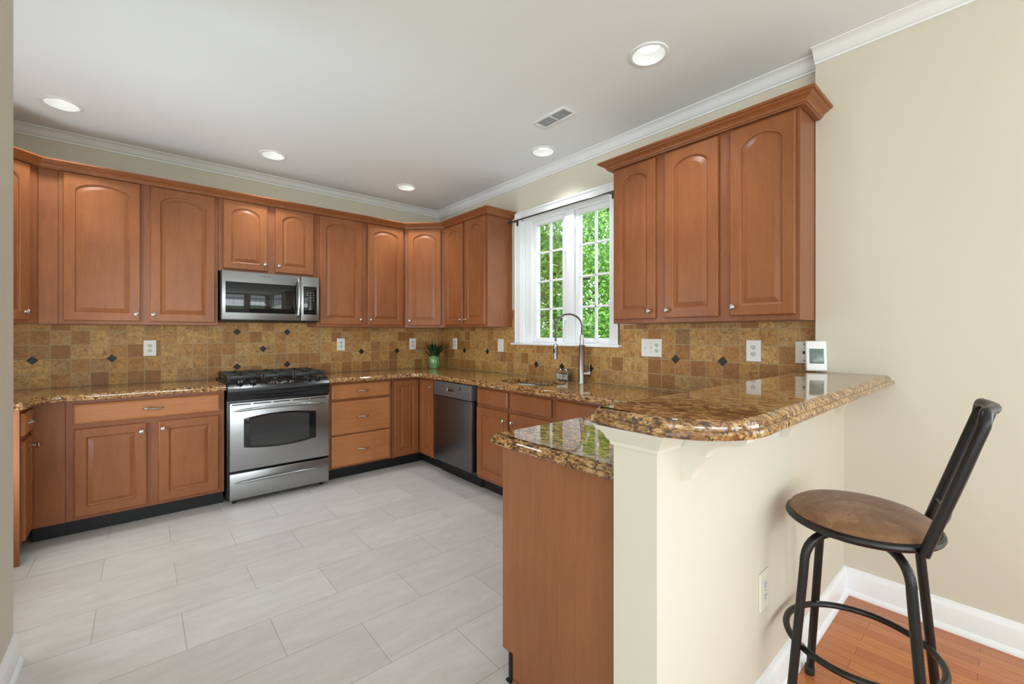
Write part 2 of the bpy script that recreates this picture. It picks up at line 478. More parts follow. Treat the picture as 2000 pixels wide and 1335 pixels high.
# dining-room right wall with a window behind the camera
mb = MB()
SY0, SY1, SZ0, SZ1 = -7.2, -5.2, .45, 2.6
mb.box(JOG_X, .14, SY1, JOG_Y, -.1, CEIL + .16).box(JOG_X, .14, FRONT_Y - .12, SY0, -.1, CEIL + .16)
mb.box(JOG_X, .14, SY0, SY1, -.1, SZ0).box(JOG_X, .14, SY0, SY1, SZ1, CEIL + .16)
struct(mb.obj('wall_right_dining', 'wall'))
GY0, GY1, GZ1 = -1.92, -.99, 2.15     # unseen glazed door, added in the left wall to light the kitchen
struct(MB().box(LW - .12, LW, GY1, 0, -.1, CEIL + .16).box(LW - .12, LW, -2.0, GY0, -.1, CEIL + .16).box(LW - .12, LW, GY0, GY1, GZ1, CEIL + .16).box(LW - .12, LW, GY0, GY1, -.1, 0).obj('wall_left', 'wall'))
mb = MB()
for a, b, c, d in ((GY0, GY0 + .1, 0, GZ1), (GY1 - .1, GY1, 0, GZ1), (GY0, GY1, 0, .2), (GY0, GY1, GZ1 - .12, GZ1)): mb.box(LW - .08, LW - .04, a, b, c, d)
do_ = struct(mb.obj('added_door_1', 'trim'))
MB().box(LW - .062, LW - .058, GY0 + .09, GY1 - .09, .19, GZ1 - .11).obj('pane', 'glass', do_)
struct(MB().box(FARX, PX, -2.14, -2.0, -.1, CEIL).box(PX - .14, PX, -2.45, -2.14, -.1, CEIL).obj('wall_left_partition', 'wall'))
mb = MB(); LY0, LY1, LZ0, LZ1 = -6.5, -4.0, .30, 2.62  # unseen window opening, added here for more daylight
mb.box(FARX - .12, FARX, FRONT_Y - .12, LY0, -.1, CEIL + .16).box(FARX - .12, FARX, LY1, 0, -.1, CEIL + .16)
mb.box(FARX - .12, FARX, LY0, LY1, -.1, LZ0).box(FARX - .12, FARX, LY0, LY1, LZ1, CEIL + .16)
struct(mb.obj('wall_left_far', 'wall'))
mb = MB()
FW = [(-7.1, -4.5), (-4.25, -1.85), (-1.5, -.3)]; FZ0, FZ1 = .45, 2.62  # left and middle openings added for daylight; the right one shows in the microwave
xs = [FARX - .12] + [x for p in FW for x in p] + [.14]
for i in range(0, len(xs), 2): mb.box(xs[i], xs[i + 1], FRONT_Y - .12, FRONT_Y, -.1, CEIL + .16)
for a, b in FW: mb.box(a, b, FRONT_Y - .12, FRONT_Y, -.1, FZ0).box(a, b, FRONT_Y - .12, FRONT_Y, FZ1, CEIL + .16)
struct(mb.obj('wall_front', 'wall'))
# windows behind the camera: frame and muntins (seen only as reflections; added ones let in fill daylight)
def grid_window(name, along, a0, a1, z0, z1, c, depth, nx, nz):
    mb = MB(); fw = .06
    def bar(p0, p1, q0, q1):
        if along == 'x': mb.box(p0, p1, c, c + depth, q0, q1)
        else: mb.box(c, c + depth, p0, p1, q0, q1)
    bar(a0, a0 + fw, z0, z1); bar(a1 - fw, a1, z0, z1); bar(a0, a1, z0, z0 + fw); bar(a0, a1, z1 - fw, z1)
    for i in range(1, nx): x = a0 + (a1 - a0) * i / nx; bar(x - .012, x + .012, z0, z1)
    for i in range(1, nz): z = z0 + (z1 - z0) * i / nz; bar(a0, a1, z - .012, z + .012)
    z = z0 + (z1 - z0) * .74; bar(a0, a1, z - .05, z + .05)
    return struct(mb.obj(name, 'trim'))
grid_window('added_window_2', 'x', FW[0][0], FW[0][1], FZ0, FZ1, FRONT_Y - .05, .04, 3, 5)
grid_window('added_window_3', 'x', FW[1][0], FW[1][1], FZ0, FZ1, FRONT_Y - .05, .04, 3, 5)
grid_window('window_5', 'x', FW[2][0], FW[2][1], FZ0, FZ1, FRONT_Y - .05, .04, 3, 5)
grid_window('added_window_6', 'y', LY0, LY1, LZ0, LZ1, FARX - .07, .04, 4, 3)
grid_window('window_4', 'y', SY0, SY1, SZ0, SZ1, JOG_X + .03, .04, 4, 5)

# half wall with the moulding under the bar
struct(MB().box(HWX, JOG_X, HW0, HW1, 0, 1.082).obj('wall_peninsula', 'wall'))
mould = [(0, 1.030), (.006, 1.030), (.008, 1.040), (.014, 1.046), (.020, 1.060), (.034, 1.074), (.038, 1.082), (0, 1.082)]
struct(sweep(MB(), [(-1.722, HW1), (HWX, HW1), (HWX, HW0), (-1.722, HW0)], mould, 1).obj('trim_1', 'cream_trim'))

# crown mouldings at the ceiling
cp = [(0, 2.742), (.010, 2.742), (.012, 2.750), (.022, 2.755), (.034, 2.766), (.046, 2.782), (.052, 2.786), (.056, 2.790), (.066, 2.794), (.072, 2.797), (.078, 2.798), (.078, CEIL), (0, CEIL)]
struct(sweep(MB(), [(LW, -2.0), (LW, 0), (0, 0), (0, JOG_Y)], cp, 1).obj('trim_2', 'trim', None, None, 14))
struct(sweep(MB(), [(JOG_X, JOG_Y), (JOG_X, FRONT_Y)], cp, 1).obj('trim_3', 'trim', None, None, 14))
# baseboards
bp = [(0, 0), (.026, 0), (.026, .012), (.020, .022), (.015, .026), (.015, .100), (.012, .110), (.008, .117), (.006, .128), (0, .130)]
up = lambda pr, z: [(a, b + z) for a, b in pr]
struct(sweep(MB(), [(JOG_X, HW0), (JOG_X, FRONT_Y)], up(bp, WOOD_Z), 1).obj('baseboard_right', 'trim'))
struct(sweep(MB(), [(HWX, HW0), (JOG_X, HW0)], up(bp, WOOD_Z), 1).obj('baseboard_peninsula', 'trim'))
struct(sweep(MB(), [(PX, -2.45), (PX, -2.0), (LW, -2.0)], bp, 1).obj('baseboard_left', 'trim'))

# ------------------------------------------------------------------ kitchen window
win = MB()
cw = .083
casing = [(0, 0), (.014, 0), (.018, .012), (.016, .04), (.022, .06), (.022, cw), (0, cw)]
win = MB()
# casing: left, right, top boards
def cas(mb, y0, y1, z0, z1): mb.box(-.020, 0, y0, y1, z0, z1, .004)
cas(win, WY1, WY1 + cw, WZ0 + .02, WZ1 + .078); cas(win, WY0 - cw, WY0, WZ0 + .02, WZ1 + .078); cas(win, WY0, WY1, WZ1, WZ1 + .078)
win.box(-.027, 0, WY1 + cw - .018, WY1 + cw, WZ0 + .02, WZ1 + .078, .004); win.box(-.027, 0, WY0 - cw, WY0 - cw + .018, WZ0 + .02, WZ1 + .078, .004)
win.box(-.027, 0, WY0 - cw, WY1 + cw, WZ1 + .060, WZ1 + .078, .004)
# jambs
win.box(0, .13, WY1 - .012, WY1, WZ0 + .02, WZ1).box(0, .13, WY0, WY0 + .012, WZ0 + .02, WZ1).box(0, .13, WY0, WY1, WZ1 - .012, WZ1)
wo = struct(win.obj('window_1', 'trim'))
MB().box(-.055, .0, WY0 - cw - .025, WY1 + cw + .025, WZ0, WZ0 + .020, .006).box(0, .13, WY0, WY1, WZ0, WZ0 + .02).obj('window_sill', 'trim', wo)
for (ya, yb, hs) in ((-1.981, -1.655, -1), (-2.501, -2.175, 1)):
    sb = MB(); fx0, fx1 = .055, .100
    g0, g1, z0, z1 = ya, yb, 1.292, 2.345
    st = .040
    sb.box(fx0, fx1, g1, g1 + st, z0 - st, z1 + st, .004).box(fx0, fx1, g0 - st, g0, z0 - st, z1 + st, .004)
    sb.box(fx0, fx1, g0, g1, z1, z1 + st, .004).box(fx0, fx1, g0, g1, z0 - st, z0, .004)
    # outer frame of the sash
    sb.box(.03, .12, g1 + st + .002, min(WY1 - .012, g1 + st + .09), WZ0 + .02, WZ1 - .012, .003) if hs == -1 else sb.box(.03, .12, WY0 + .012, g0 - .002, WZ0 + .02, WZ1 - .012, .003)
    sb.box(.03, .12, g0 - st, g1 + st, z1 + st, WZ1 - .012, .003)
    sb.box(.03, .12, g0 - st, g1 + st, WZ0 + .02, z0 - st, .003)
    sash = sb.obj('sash', 'trim', wo)
    mu = MB(); yc = (g0 + g1) / 2
    mu.box(.068, .090, yc - .009, yc + .009, z0, z1, .003)
    for z in (1.555, 1.815, 2.083): mu.box(.068, .090, g0, g1, z - .009, z + .009, .003)
    mu.obj('muntin', 'trim', sash)
    MB().box(.077, .081, g0 - .004, g1 + .004, z0 - .004, z1 + .004).obj('pane', 'glass', sash)
    ck = MB(); ck.box(.030, .054, yc - .035, yc + .035, 1.252, 1.268, .006); ck.tube([(.03, yc - .02, 1.268), (.012, yc + .01, 1.276), (.006, yc + .05, 1.270)], .006, 8)
    ck.obj('crank_handle', 'trim', wo)
mb = MB().box(.035, .118, -2.133, -2.023, WZ0 + .02, WZ1 - .012, .004)
mb.obj('mullion', 'trim', wo)
for z in (2.02, 1.42):
    lk = MB().box(.022, .036, -2.052, -2.036, z - .05, z + .05, .003).tube([(.022, -2.044, z + .03), (.004, -2.044, z + .02), (.0, -2.044, z - .03)], .006, 8)
    lk.obj('sash_lock', 'trim', wo)
# curtain rod
rod = thing('curtain_rod', 'thin dark metal curtain rod above the kitchen window', 'curtain rod', (-.070, -2.0, 2.402))
MB().tube([(0, .565, 0), (0, -.655, 0)], .0065, 10).obj('rod', 'pewter', rod)
for yy in (.53, -.58):
    MB().tube([(.050, yy, -.006), (0, yy, -.006)], .005, 8).box(.042, .050, yy - .010, yy + .010, -.038, .012, .002).obj('bracket', 'pewter', rod)
MB().lathe([(0, -.02), (.011, -.014), (.014, 0), (.011, .014), (0, .02)], seg=12).xf(Matrix.Rotation(PI / 2, 4, 'X')).obj('finial', 'pewter', rod, (0, .585, 0))

# ------------------------------------------------------------------ backsplash
BS0, BS1 = .9335, 1.394
ob = struct(MB().box(LW, 0, -.008, 0, BS0, BS1).box(-2.29, -1.515, -.008, 0, .60, BS0).box(-2.282, -1.522, -.008, 0, BS1, 1.44).obj('wall_backsplash_back', 'tile_back'))
mb = MB()
mb.box(-.008, 0, WY1 + cw + .002, -.008, BS0, BS1).box(-.008, 0, WY1 + cw + .002, -1.372, BS1, 1.562)
mb.box(-.008, 0, WY0 - cw - .002, WY1 + cw + .002, BS0, WZ0).box(-.008, 0, JOG_Y, WY0 - cw - .002, BS0, BS1)
obr = struct(mb.obj('wall_backsplash_right', 'tile_right'))
def diamond(side, c, z, par):
    h = .031; pts = [(c - h, z), (c, z - h), (c + h, z), (c, z + h)]
    m = MB()
    f = (lambda d, k: [((p[0] - c) * k + c, -d, (p[1] - z) * k + z) for p in pts]) if side == 'b' else (lambda d, k: [(-d, (p[0] - c) * k + c, (p[1] - z) * k + z) for p in pts])
    m.rings([f(.006, 1), f(.0095, 1), f(.011, .9), f(.011, .72), f(.0096, .66), f(.0096, .5), f(.0108, .42), f(.0108, .2)])
    m.obj('accent_tile', 'accent', par)
for x, z in ((-3.364, 1.135), (-2.945, 1.135), (-2.114, 1.344), (-1.701, 1.344), (-1.906, 1.187), (-2.114, 1.030), (-1.701, 1.034), (-.973, 1.139), (-.563, 1.136)):
    diamond('b', x, z, ob)
for y, z in ((-.552, 1.142), (-.974, 1.143), (-1.715, 1.046), (-2.034, 1.044), (-2.351, 1.047), (-3.083, 1.152), (-3.397, 1.153)):
    diamond('r', y, z, obr)

# ------------------------------------------------------------------ cabinet kit
def door_mesh(w_, h, arch, stile=.056, t_=.020):
    """raised-panel door, front faces -y, lower-left corner at the origin, back at y = 0"""
    N = 18
    def outer(ins):
        a, b, c, d = ins, w_ - ins, ins, h - ins
        pts = [(a, c), (b, c), (b, d)]
        for k in range(1, N): pts.append((b + (a - b) * k / N, d))
        pts.append((a, d)); return pts
    def inner(ins):
        a, b, c = stile + ins, w_ - stile - ins, stile + ins
        top = h - stile - ins; spring = top - arch
        pts = [(a, c), (b, c), (b, spring)]
        for k in range(1, N):
            u = k / N; x = b + (a - b) * u
            pts.append((x, spring + arch * (1 - (2 * u - 1) ** 2) ** .72 if arch else top))
        pts.append((a, spring)); return pts
    seq = [(outer(0), 0), (outer(0), t_ - .006), (outer(.002), t_ - .002), (outer(.006), t_), (inner(0), t_), (inner(.004), t_ - .002), (inner(.007), t_ - .009),
           (inner(.012), t_ - .010), (inner(.034), t_ - .0035), (inner(.036), t_ - .003)]
    mb = MB()
    mb.rings([[(x, -d, z) for x, z in pts] for pts, d in seq])
    return mb
def drawer_mesh(w_, h, t_=.020):
    f = lambda i, d: [(i, -d, i), (w_ - i, -d, i), (w_ - i, -d, h - i), (i, -d, h - i)]
    return MB().rings([f(0, 0), f(0, t_ - .008), f(.003, t_ - .004), (f(.009, t_ - .0015)), f(.014, t_)])
KNOB = None
def knob(parent, x, z):
    global KNOB
    if KNOB is None:
        k = MB().lathe([(.0075, 0), (.0075, .003), (.005, .006), (.0045, .014), (.008, .018), (.0145, .021), (.016, .025), (.0145, .029), (.009, .032), (0, .033)], seg=20, axis='y')
        KNOB = k.obj('knob', 'nickel', parent, (x, -.020, z)); return KNOB
    return copy_obj(KNOB, parent, (x, -.020, z))
PULL = None
def pull(parent, x, z):
    global PULL
    if PULL is None:
        L = .055
        pts = [(-L, 0, 0), (-L + .002, -.010, .001), (-L * .8, -.020, .003), (-L * .4, -.027, .003), (0, -.029, 0), (L * .4, -.027, -.003), (L * .8, -.020, -.003), (L - .002, -.010, -.001), (L, 0, 0)]
        m = MB().tube(pts, [.006, .005, .0055, .0075, .0085, .0075, .0055, .005, .006], 10)
        PULL = m.obj('handle', 'nickel', parent, (x, -.020, z)); return PULL
    return copy_obj(PULL, parent, (x, -.020, z))
def add_door(cab, x0, x1, z0, z1, yf, arch=0.0, kn=None, name='door'):
    d = door_mesh(x1 - x0, z1 - z0, arch).obj(name, 'wood', cab, (x0, yf, z0), 9)
    if kn: knob(d, kn[0] - x0, kn[1] - z0)
    return d
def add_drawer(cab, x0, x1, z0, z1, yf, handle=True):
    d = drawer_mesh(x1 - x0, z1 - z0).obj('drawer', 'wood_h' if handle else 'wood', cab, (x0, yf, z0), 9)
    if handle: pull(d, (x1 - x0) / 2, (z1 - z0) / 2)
    return d
def carcass(cab, x0, x1, yf, yb, z0, z1, mat='frame'):
    return MB().box(x0, x1, yf, yb, z0, z1, .0015, 1).obj('carcass', mat, cab)

# uppers. Local frame of a cabinet: x to the right along the wall, front faces -y
ZB, ZT, D0, D1 = 1.395, 2.462, 1.419, 2.447
UP = 'wall cabinets'
AR = .050
u = thing('wall_cabinet', 'double-door upper cabinet on the back wall, left of the microwave', 'cabinet', (-3.205, 0, ZB), 0, UP)
carcass(u, 0, .914, -.305, -.004, 0, ZT - ZB)
X = lambda x: x + 3.205
for a, b, k in ((-3.181, -2.777, -2.797), (-2.719, -2.313, -2.699)): add_door(u, X(a), X(b), D0 - ZB, D1 - ZB, -.305, AR, (X(k), .08))
u = thing('wall_cabinet', 'short two-door cabinet directly above the microwave', 'cabinet', (-2.289, 0, 1.850), 0, UP)
carcass(u, 0, .771, -.305, -.004, 0, ZT - 1.85)
for a, b, k in ((-2.257, -1.93, -1.953), (-1.870, -1.548, -1.843)): add_door(u, a + 2.289, b + 2.289, 1.870 - 1.85, D1 - 1.85, -.305, AR, (k + 2.289, .078))
u = thing('wall_cabinet', 'double-door upper cabinet between the microwave and the angled corner cabinet', 'cabinet', (-1.517, 0, ZB), 0, UP)
carcass(u, 0, .895, -.305, -.004, 0, ZT - ZB)
for a, b, k in ((-1.493, -1.087, -1.107), (-1.029, -.641, -1.005)): add_door(u, a + 1.517, b + 1.517, D0 - ZB, D1 - ZB, -.305, AR, (k + 1.517, .075))
# angled corner cabinets
def corner_cab(label, cx, sgn, dw0, dw1, kx):
    """sgn +1: right-hand corner at x = cx, -1: left-hand corner"""
    s_ = .618; f = .305
    p = [(cx - sgn * .004, -.004), (cx - sgn * s_, -.004), (cx - sgn * s_, -f), (cx - sgn * f, -s_), (cx - sgn * .004, -s_)]
    mid = Vector(((p[2][0] + p[3][0]) / 2, (p[2][1] + p[3][1]) / 2))
    rz = -PI / 4 * sgn
    u = thing('corner_wall_cabinet', label, 'cabinet', (mid.x, mid.y, ZB), rz, UP)
    inv = (Matrix.Translation((mid.x, mid.y, ZB)) @ Matrix.Rotation(rz, 4, 'Z')).inverted()
    MB().prism(p, ZB, ZT).xf(inv).obj('carcass', 'frame', u)
    add_door(u, dw0, dw1, D0 - ZB, D1 - ZB, 0, AR, (kx, .075))
    return u
corner_cab('single-door angled cabinet in the right back corner above the vase', 0.0, 1, -.180, .180, -.155)
corner_cab('angled corner cabinet at the left edge beside the white wall end', LW, -1, -.180, .168, .138)
o = MB().box(-3.300, -3.207, -.300, -.004, ZB, ZT).obj('filler_panel', 'frame')
tag(o, 'narrow dark maple filler strip between the left angled cabinet and its neighbour', 'filler panel')
u = thing('wall_cabinet', 'narrow two-door cabinet on the right wall, left of the window', 'cabinet', (0, -.620, ZB), -PI / 2, UP)
carcass(u, 0, .747, -.305, -.004, 0, ZT - ZB)
for a, b, k in ((.020, .349, .328), (.391, .720, .412)): add_door(u, a, b, D0 - ZB, D1 - ZB, -.305, AR, (k, .075))
u = thing('wall_cabinet', 'large three-door cabinet on the right wall, right of the window', 'cabinet', (0, -2.790, ZB), -PI / 2, UP)
carcass(u, 0, 1.112, -.305, -.004, 0, 2.452 - ZB)
for a, b, k in ((-2.805, -3.118, -3.080), (-3.180, -3.509, -3.202), (-3.571, -3.885, -3.592)): add_door(u, -a - 2.79, -b - 2.79, D0 - ZB + .003, 2.434 - ZB, -.305, AR, (-k - 2.79, .075))
cprof = [(0, 2.4485), (.004, 2.4485), (.006, 2.455), (.012, 2.456), (.013, 2.460), (.017, 2.467), (.026, 2.475), (.038, 2.481), (.044, 2.487), (.045, 2.490), (.054, 2.491), (.058, 2.496), (.058, 2.504), (0, 2.504)]
mb = sweep(MB(), [(LW + .305, -.618), (LW + .618, -.305), (-.618, -.305), (-.305, -.618), (-.305, -1.367), (-.002, -1.367)], [(a + .0205 if a > 0 else .0006, z) for a, z in cprof], 1)
tag(mb.obj('cabinet_crown_moulding', 'wood', None, None, 14), 'long maple crown moulding running along the tops of the left and back cabinets', 'moulding')
mb = sweep(MB(), [(-.002, -2.788), (-.305, -2.788), (-.305, -3.904), (JOG_X - .002, -3.904)], [(a + .0205 if a > 0 else .0006, z - .004) for a, z in cprof], 1)
tag(mb.obj('cabinet_crown_moulding', 'wood', None, None, 14), 'short maple crown moulding capping the three-door cabinet right of the window', 'moulding')

# base cabinets
BZ0, BZ1 = .105, .890
LOW = 'base cabinets'
def kick(cab, x0, x1, yf, yb=-.02): return MB().box(x0, x1, yf, yb, 0, BZ0 - .002).obj('toe_kick', 'kick', cab)
u = thing('base_cabinet', 'base cabinet with one wide drawer and two doors, left of the range', 'cabinet', (-3.145, 0, 0), 0, LOW)
carcass(u, 0, .862, -.590, -.004, BZ0, BZ1); kick(u, 0, .862, -.525)
X = lambda x: x + 3.145
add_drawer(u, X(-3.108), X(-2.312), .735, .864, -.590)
add_door(u, X(-3.105), X(-2.742), .128, .702, -.590, 0, (X(-2.768), .645)); add_door(u, X(-2.678), X(-2.320), .128, .702, -.590, 0, (X(-2.652), .650))
# left run, faces +x
u = thing('base_cabinet', 'narrow base cabinet facing right at the left edge, beside the white wall end', 'cabinet', (LW, -.885, 0), PI / 2, LOW)
carcass(u, 0, .883, -.620, -.004, BZ0, BZ1); kick(u, 0.02, .36, -.555)
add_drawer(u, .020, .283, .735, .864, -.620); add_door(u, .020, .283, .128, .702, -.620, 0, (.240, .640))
MB().box(-.012, 0, -.620, -.004, 0, BZ1).obj('end_panel', 'panel', u)
o = thing('filler_panel', 'plain wide maple panel filling the left inner corner below the counter', 'filler panel', (-3.22, -.59, 0))
MB().box(-.078, .074, 0, .016, BZ0, BZ1).obj('board', 'wood', o); MB().box(-.078, .074, .065, .080, 0, BZ0 - .002).obj('toe_kick', 'kick', o)
u = thing('base_cabinet', 'three-drawer base cabinet right of the range', 'cabinet', (-1.503, 0, 0), 0, LOW)
carcass(u, 0, .601, -.590, -.004, BZ0, BZ1); kick(u, 0, .601, -.525)
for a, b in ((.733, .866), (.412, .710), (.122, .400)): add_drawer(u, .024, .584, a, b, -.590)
# corner base with two folding doors
u = thing('corner_base_cabinet', 'L-shaped corner base cabinet with two narrow doors meeting in the inner corner', 'cabinet', (-.590, -.590, 0), 0, LOW)
mb = MB().prism([(-.309, 0), (0, 0), (0, -.318), (.586, -.318), (.586, .586), (-.309, .586)], BZ0, BZ1); mb.obj('carcass', 'frame', u)
MB().prism([(-.309, .065), (.065, .065), (.065, -.318), (.5, -.318), (.5, .5), (-.309, .5)], 0, BZ0 - .002).obj('toe_kick', 'kick', u)
add_door(u, -.287, -.024, .118, .864, 0, 0, None)
d = door_mesh(.262, .746, 0).obj('door', 'wood', u, (0, -.026, .118), 9); d.rotation_euler = (0, 0, -PI / 2); knob(d, .225, .69)
# dishwasher
dw = thing('dishwasher', 'built-in dishwasher in dark stainless steel under the counter', 'dishwasher', (0, -.930, 0), -PI / 2)
MB().box(.0, .662, -.575, -.05, .10, .888).obj('tub', 'black', dw)
MB().box(.030, .645, -.638, -.578, .138, .745, .004).obj('door', 'steel_dark', dw)
cpn = MB().box(.030, .645, -.642, -.578, .750, .884, .006).obj('control_panel', 'steel_panel', dw)
hb = MB(); f = lambda i, d: [(.262 + i, -.6425 + d, .797 + i), (.386 - i, -.6425 + d, .797 + i), (.386 - i, -.6425 + d, .842 - i), (.262 + i, -.6425 + d, .842 - i)]
hb.rings([f(0, 0), f(0, -.003), f(.006, -.003), f(.009, .0), f(.010, .0004)]); hb.obj('handle_pocket', 'steel', cpn)
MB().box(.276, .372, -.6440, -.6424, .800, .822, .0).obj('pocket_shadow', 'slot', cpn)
MB().box(.470, .486, -.6436, -.6420, .832, .852, .003).obj('display', 'slot', cpn)
b0 = None
for k in range(8):
    px, pz = (.441 + k * .04, .7965) if k < 4 else (.109 + (k - 4) * .03, .836)
    if b0 is None: b0 = MB().box(-.011, .011, -.0005, .0005, -.0013, .0013).obj('button_label', 'slot', cpn, (px, -.6425, pz))
    else: copy_obj(b0, cpn, (px, -.6425, pz))
MB().box(0, .662, -.535, -.50, 0, .135).obj('toe_kick', 'kick', dw)
# sink base and its neighbour
u = thing('sink_base_cabinet', 'base cabinet under the sink with two false drawer fronts over two doors', 'cabinet', (0, -1.595, 0), -PI / 2, LOW)
MB().box(0, .912, -.590, -.572, BZ0, BZ1).box(0, .018, -.572, -.004, BZ0, BZ1).box(.894, .912, -.572, -.004, BZ0, BZ1).box(.018, .894, -.572, -.004, BZ0, BZ0 + .018).obj('carcass', 'frame', u); kick(u, 0, .912, -.525, -.46)
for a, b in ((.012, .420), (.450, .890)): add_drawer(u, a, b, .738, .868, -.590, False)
add_door(u, .012, .420, .135, .712, -.590, 0, (.385, .645)); add_door(u, .450, .890, .135, .712, -.590, 0, (.485, .645))
u = thing('base_cabinet', 'base cabinet right of the sink base, partly hidden by the peninsula counter', 'cabinet', (0, -2.509, 0), -PI / 2, LOW)
carcass(u, 0, .770, -.590, -.004, BZ0, BZ1); kick(u, 0, .770, -.525)
add_drawer(u, .025, .460, .738, .868, -.590, False); add_door(u, .025, .460, .135, .712, -.590, 0, (.06, .645))
# peninsula base, doors face the kitchen (+y)
u = thing('base_cabinet', 'peninsula base cabinet with a plain wood side panel facing the camera', 'cabinet', (-.632, -3.896, 0), PI, LOW)
carcass(u, -.62, 1.060, -.604, -.003, BZ0, BZ1); MB().box(.0, 1.060, -.540, -.003, 0, BZ0 - .002).obj('toe_kick', 'kick', u)
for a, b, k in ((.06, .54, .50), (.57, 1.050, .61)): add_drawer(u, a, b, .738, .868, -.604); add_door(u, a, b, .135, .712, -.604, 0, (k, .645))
ep = MB().prism([(-.604, BZ0), (-.604, BZ1), (-.003, BZ1), (-.003, 0), (-.545, 0), (-.545, BZ0)], 1.061, 1.073, 'x'); ep.obj('end_panel', 'panel', u)
MB().box(1.060, 1.079, -.562, -.5455, 0, BZ0 + .004, .001).box(1.06, 1.085, -.572, -.5455, 0, .006).obj('kick_end_cap', 'kick', u)
MB().box(1.0735, 1.080, -.540, -.003, 0, .018, .003).obj('shoe_strip', 'panel', u)

# ------------------------------------------------------------------ counters
CT = .932
ogee = [(.006, .892), (.002, .8935), (0, .898), (0, .904), (.002, .9085), (.005, .910), (.0115, .9105), (.0125, .9125), (.013, .918), (.016, .9235), (.022, .9275), (.027, .929), (.028, CT)]
def poly_with_rounds(spec):
    """spec: (x, y, radius, exposed flag of the edge leaving this corner)"""
    pts, ex = [], []; n = len(spec)
    for i, (x, y, r, e) in enumerate(spec):
        if r <= 0: pts.append((x, y)); ex.append(e); continue
        arc = round_corner(spec[i - 1][:2], (x, y), spec[(i + 1) % n][:2], r, 10)
        for k, q in enumerate(arc):
            pts.append(q); ex.append(True if k < len(arc) - 1 else e)
    return pts, ex
GX = -.0085
# right-hand counter: from the range round the corner and out onto the peninsula (CCW seen from above)
spec = [(-1.513, -.655, 0, True), (-.645, -.655, .07, True), (-.645, -3.235, .03, True), (-1.733, -3.235, .02, True), (-1.733, HW1 + .001, 0, False), (-.0015, HW1 + .001, 0, False), (-.0015, -.0015, 0, False), (-1.513, -.0015, 0, False)]
pts, ex = poly_with_rounds(spec)
SKX, SKY = -.345, -2.02
hole = []
for k in range(40):
    a = 2 * PI * k / 40
    ca, sa = math.cos(a), math.sin(a)
    hole.append((SKX + .185 * math.copysign(abs(ca) ** .75, ca), SKY + .300 * math.copysign(abs(sa) ** .75, sa)))
o = slab('countertop', pts, ex, ogee, 'granite', None, hole)
tag(o, 'polished brown granite countertop running right of the range, past the sink, onto the peninsula', 'countertop')
spec = [(-3.10, -.655, .0, True), (-2.277, -.655, 0, False), (-2.277, -.0015, 0, False), (LW + .0015, -.0015, 0, False), (LW + .0015, -.930, 0, True), (-3.262, -.930, .03, True), (-3.262, -.655, .105, True)]
pts, ex = poly_with_rounds(spec)
o = slab('countertop', pts, ex, ogee, 'granite')
tag(o, 'polished brown granite countertop with a curved inner corner, left of the range', 'countertop')
# raised bar top
bz0, bz1 = 1.083, 1.126
bog = [(.007, bz0), (.002, bz0 + .002), (0, bz0 + .007), (0, bz0 + .014), (.002, bz0 + .019), (.006, bz0 + .021), (.0135, bz0 + .0215), (.0145, bz0 + .024), (.015, bz0 + .030), (.018, bz0 + .036), (.025, bz0 + .0405), (.030, bz0 + .042), (.031, bz1)]
BX0, BY0, BY1 = -1.895, -4.222, -3.835
spec = [(BX0, BY0, .20, True), (JOG_X - .0015, BY0, 0, False), (JOG_X - .0015, JOG_Y + .001, 0, False), (-.0095, JOG_Y + .001, 0, False), (-.0095, BY1, 0, True), (BX0 + .04, BY1, .02, True)]
pts, ex = poly_with_rounds(spec)
o = slab('bar_top', pts, ex, bog, 'granite')
o.name = 'granite_counter'; tag(o, 'raised granite breakfast bar top with a rounded front corner on the half wall', 'bar top')

# ------------------------------------------------------------------ corbels under the bar
def corbel_profile():
    P = [(0, 0), (.010, .001), (.022, .010)]
    for k in range(9):
        a = k / 8; P.append((.022 + .030 * a ** 1.6, .010 + .062 * a))
    for k in range(1, 10):
        a = PI / 2 * k / 9
        P.append((.052 + .052 * (1 - math.cos(a)), .072 + .040 * math.sin(a)))
    P += [(.118, .116), (.126, .124), (.128, .140)]
    P += [(0, .140)]
    return P
cb = None
for x, lab in ((-1.690, 'white scrolled corbel nearest the camera under the rounded bar corner'), (-.962, 'white corbel in the middle under the front edge of the bar'), (-.222, 'white corbel farthest along the bar, beside the right wall')):
    if cb is None:
        cb = thing('corbel', lab, 'corbel', (x, HW0, .942), 0, 'corbels under the bar')
        prof = [(-a * 1.28, z) for a, z in corbel_profile()]
        MB().prism(prof, -.020, .020, 'x').obj('bracket', 'cream_trim', cb)
        inner = [Vector(p) for p in prof[2:-2]]
        MB().tube([(0, p.x - .0015, p.y - .002) for p in inner], .0062, 8).tube([(-.012, p.x - .0005, p.y - .0005) for p in inner], .004, 8).tube([(.012, p.x - .0005, p.y - .0005) for p in inner], .004, 8).obj('beading', 'cream_trim', cb)
    else:
        c = copy_tree(cb); c.location = (x, HW0, .942); c['label'] = lab

# ------------------------------------------------------------------ sink, faucet and caddy
sk = thing('sink', 'stainless steel undermount sink set into the granite below the window', 'sink', (SKX, SKY, .70))
def hr(k, z): return [((x - SKX) * k, (y - SKY) * k, z - .70) for x, y in hole]
mb = MB()
mb.rings([hr(1.06, .8905), hr(1.015, .8905), hr(1.0, .889), hr(.985, .875), hr(.95, .76), hr(.90, .725), hr(.80, .715), hr(.15, .712)], cap0=False)
mb.obj('bowl', 'steel', sk)
MB().lathe([(.045, 0), (.045, .003), (.03, .004), (.028, .001), (0, .001)], (0, 0, .0135), 24).obj('drain', 'chrome', sk)

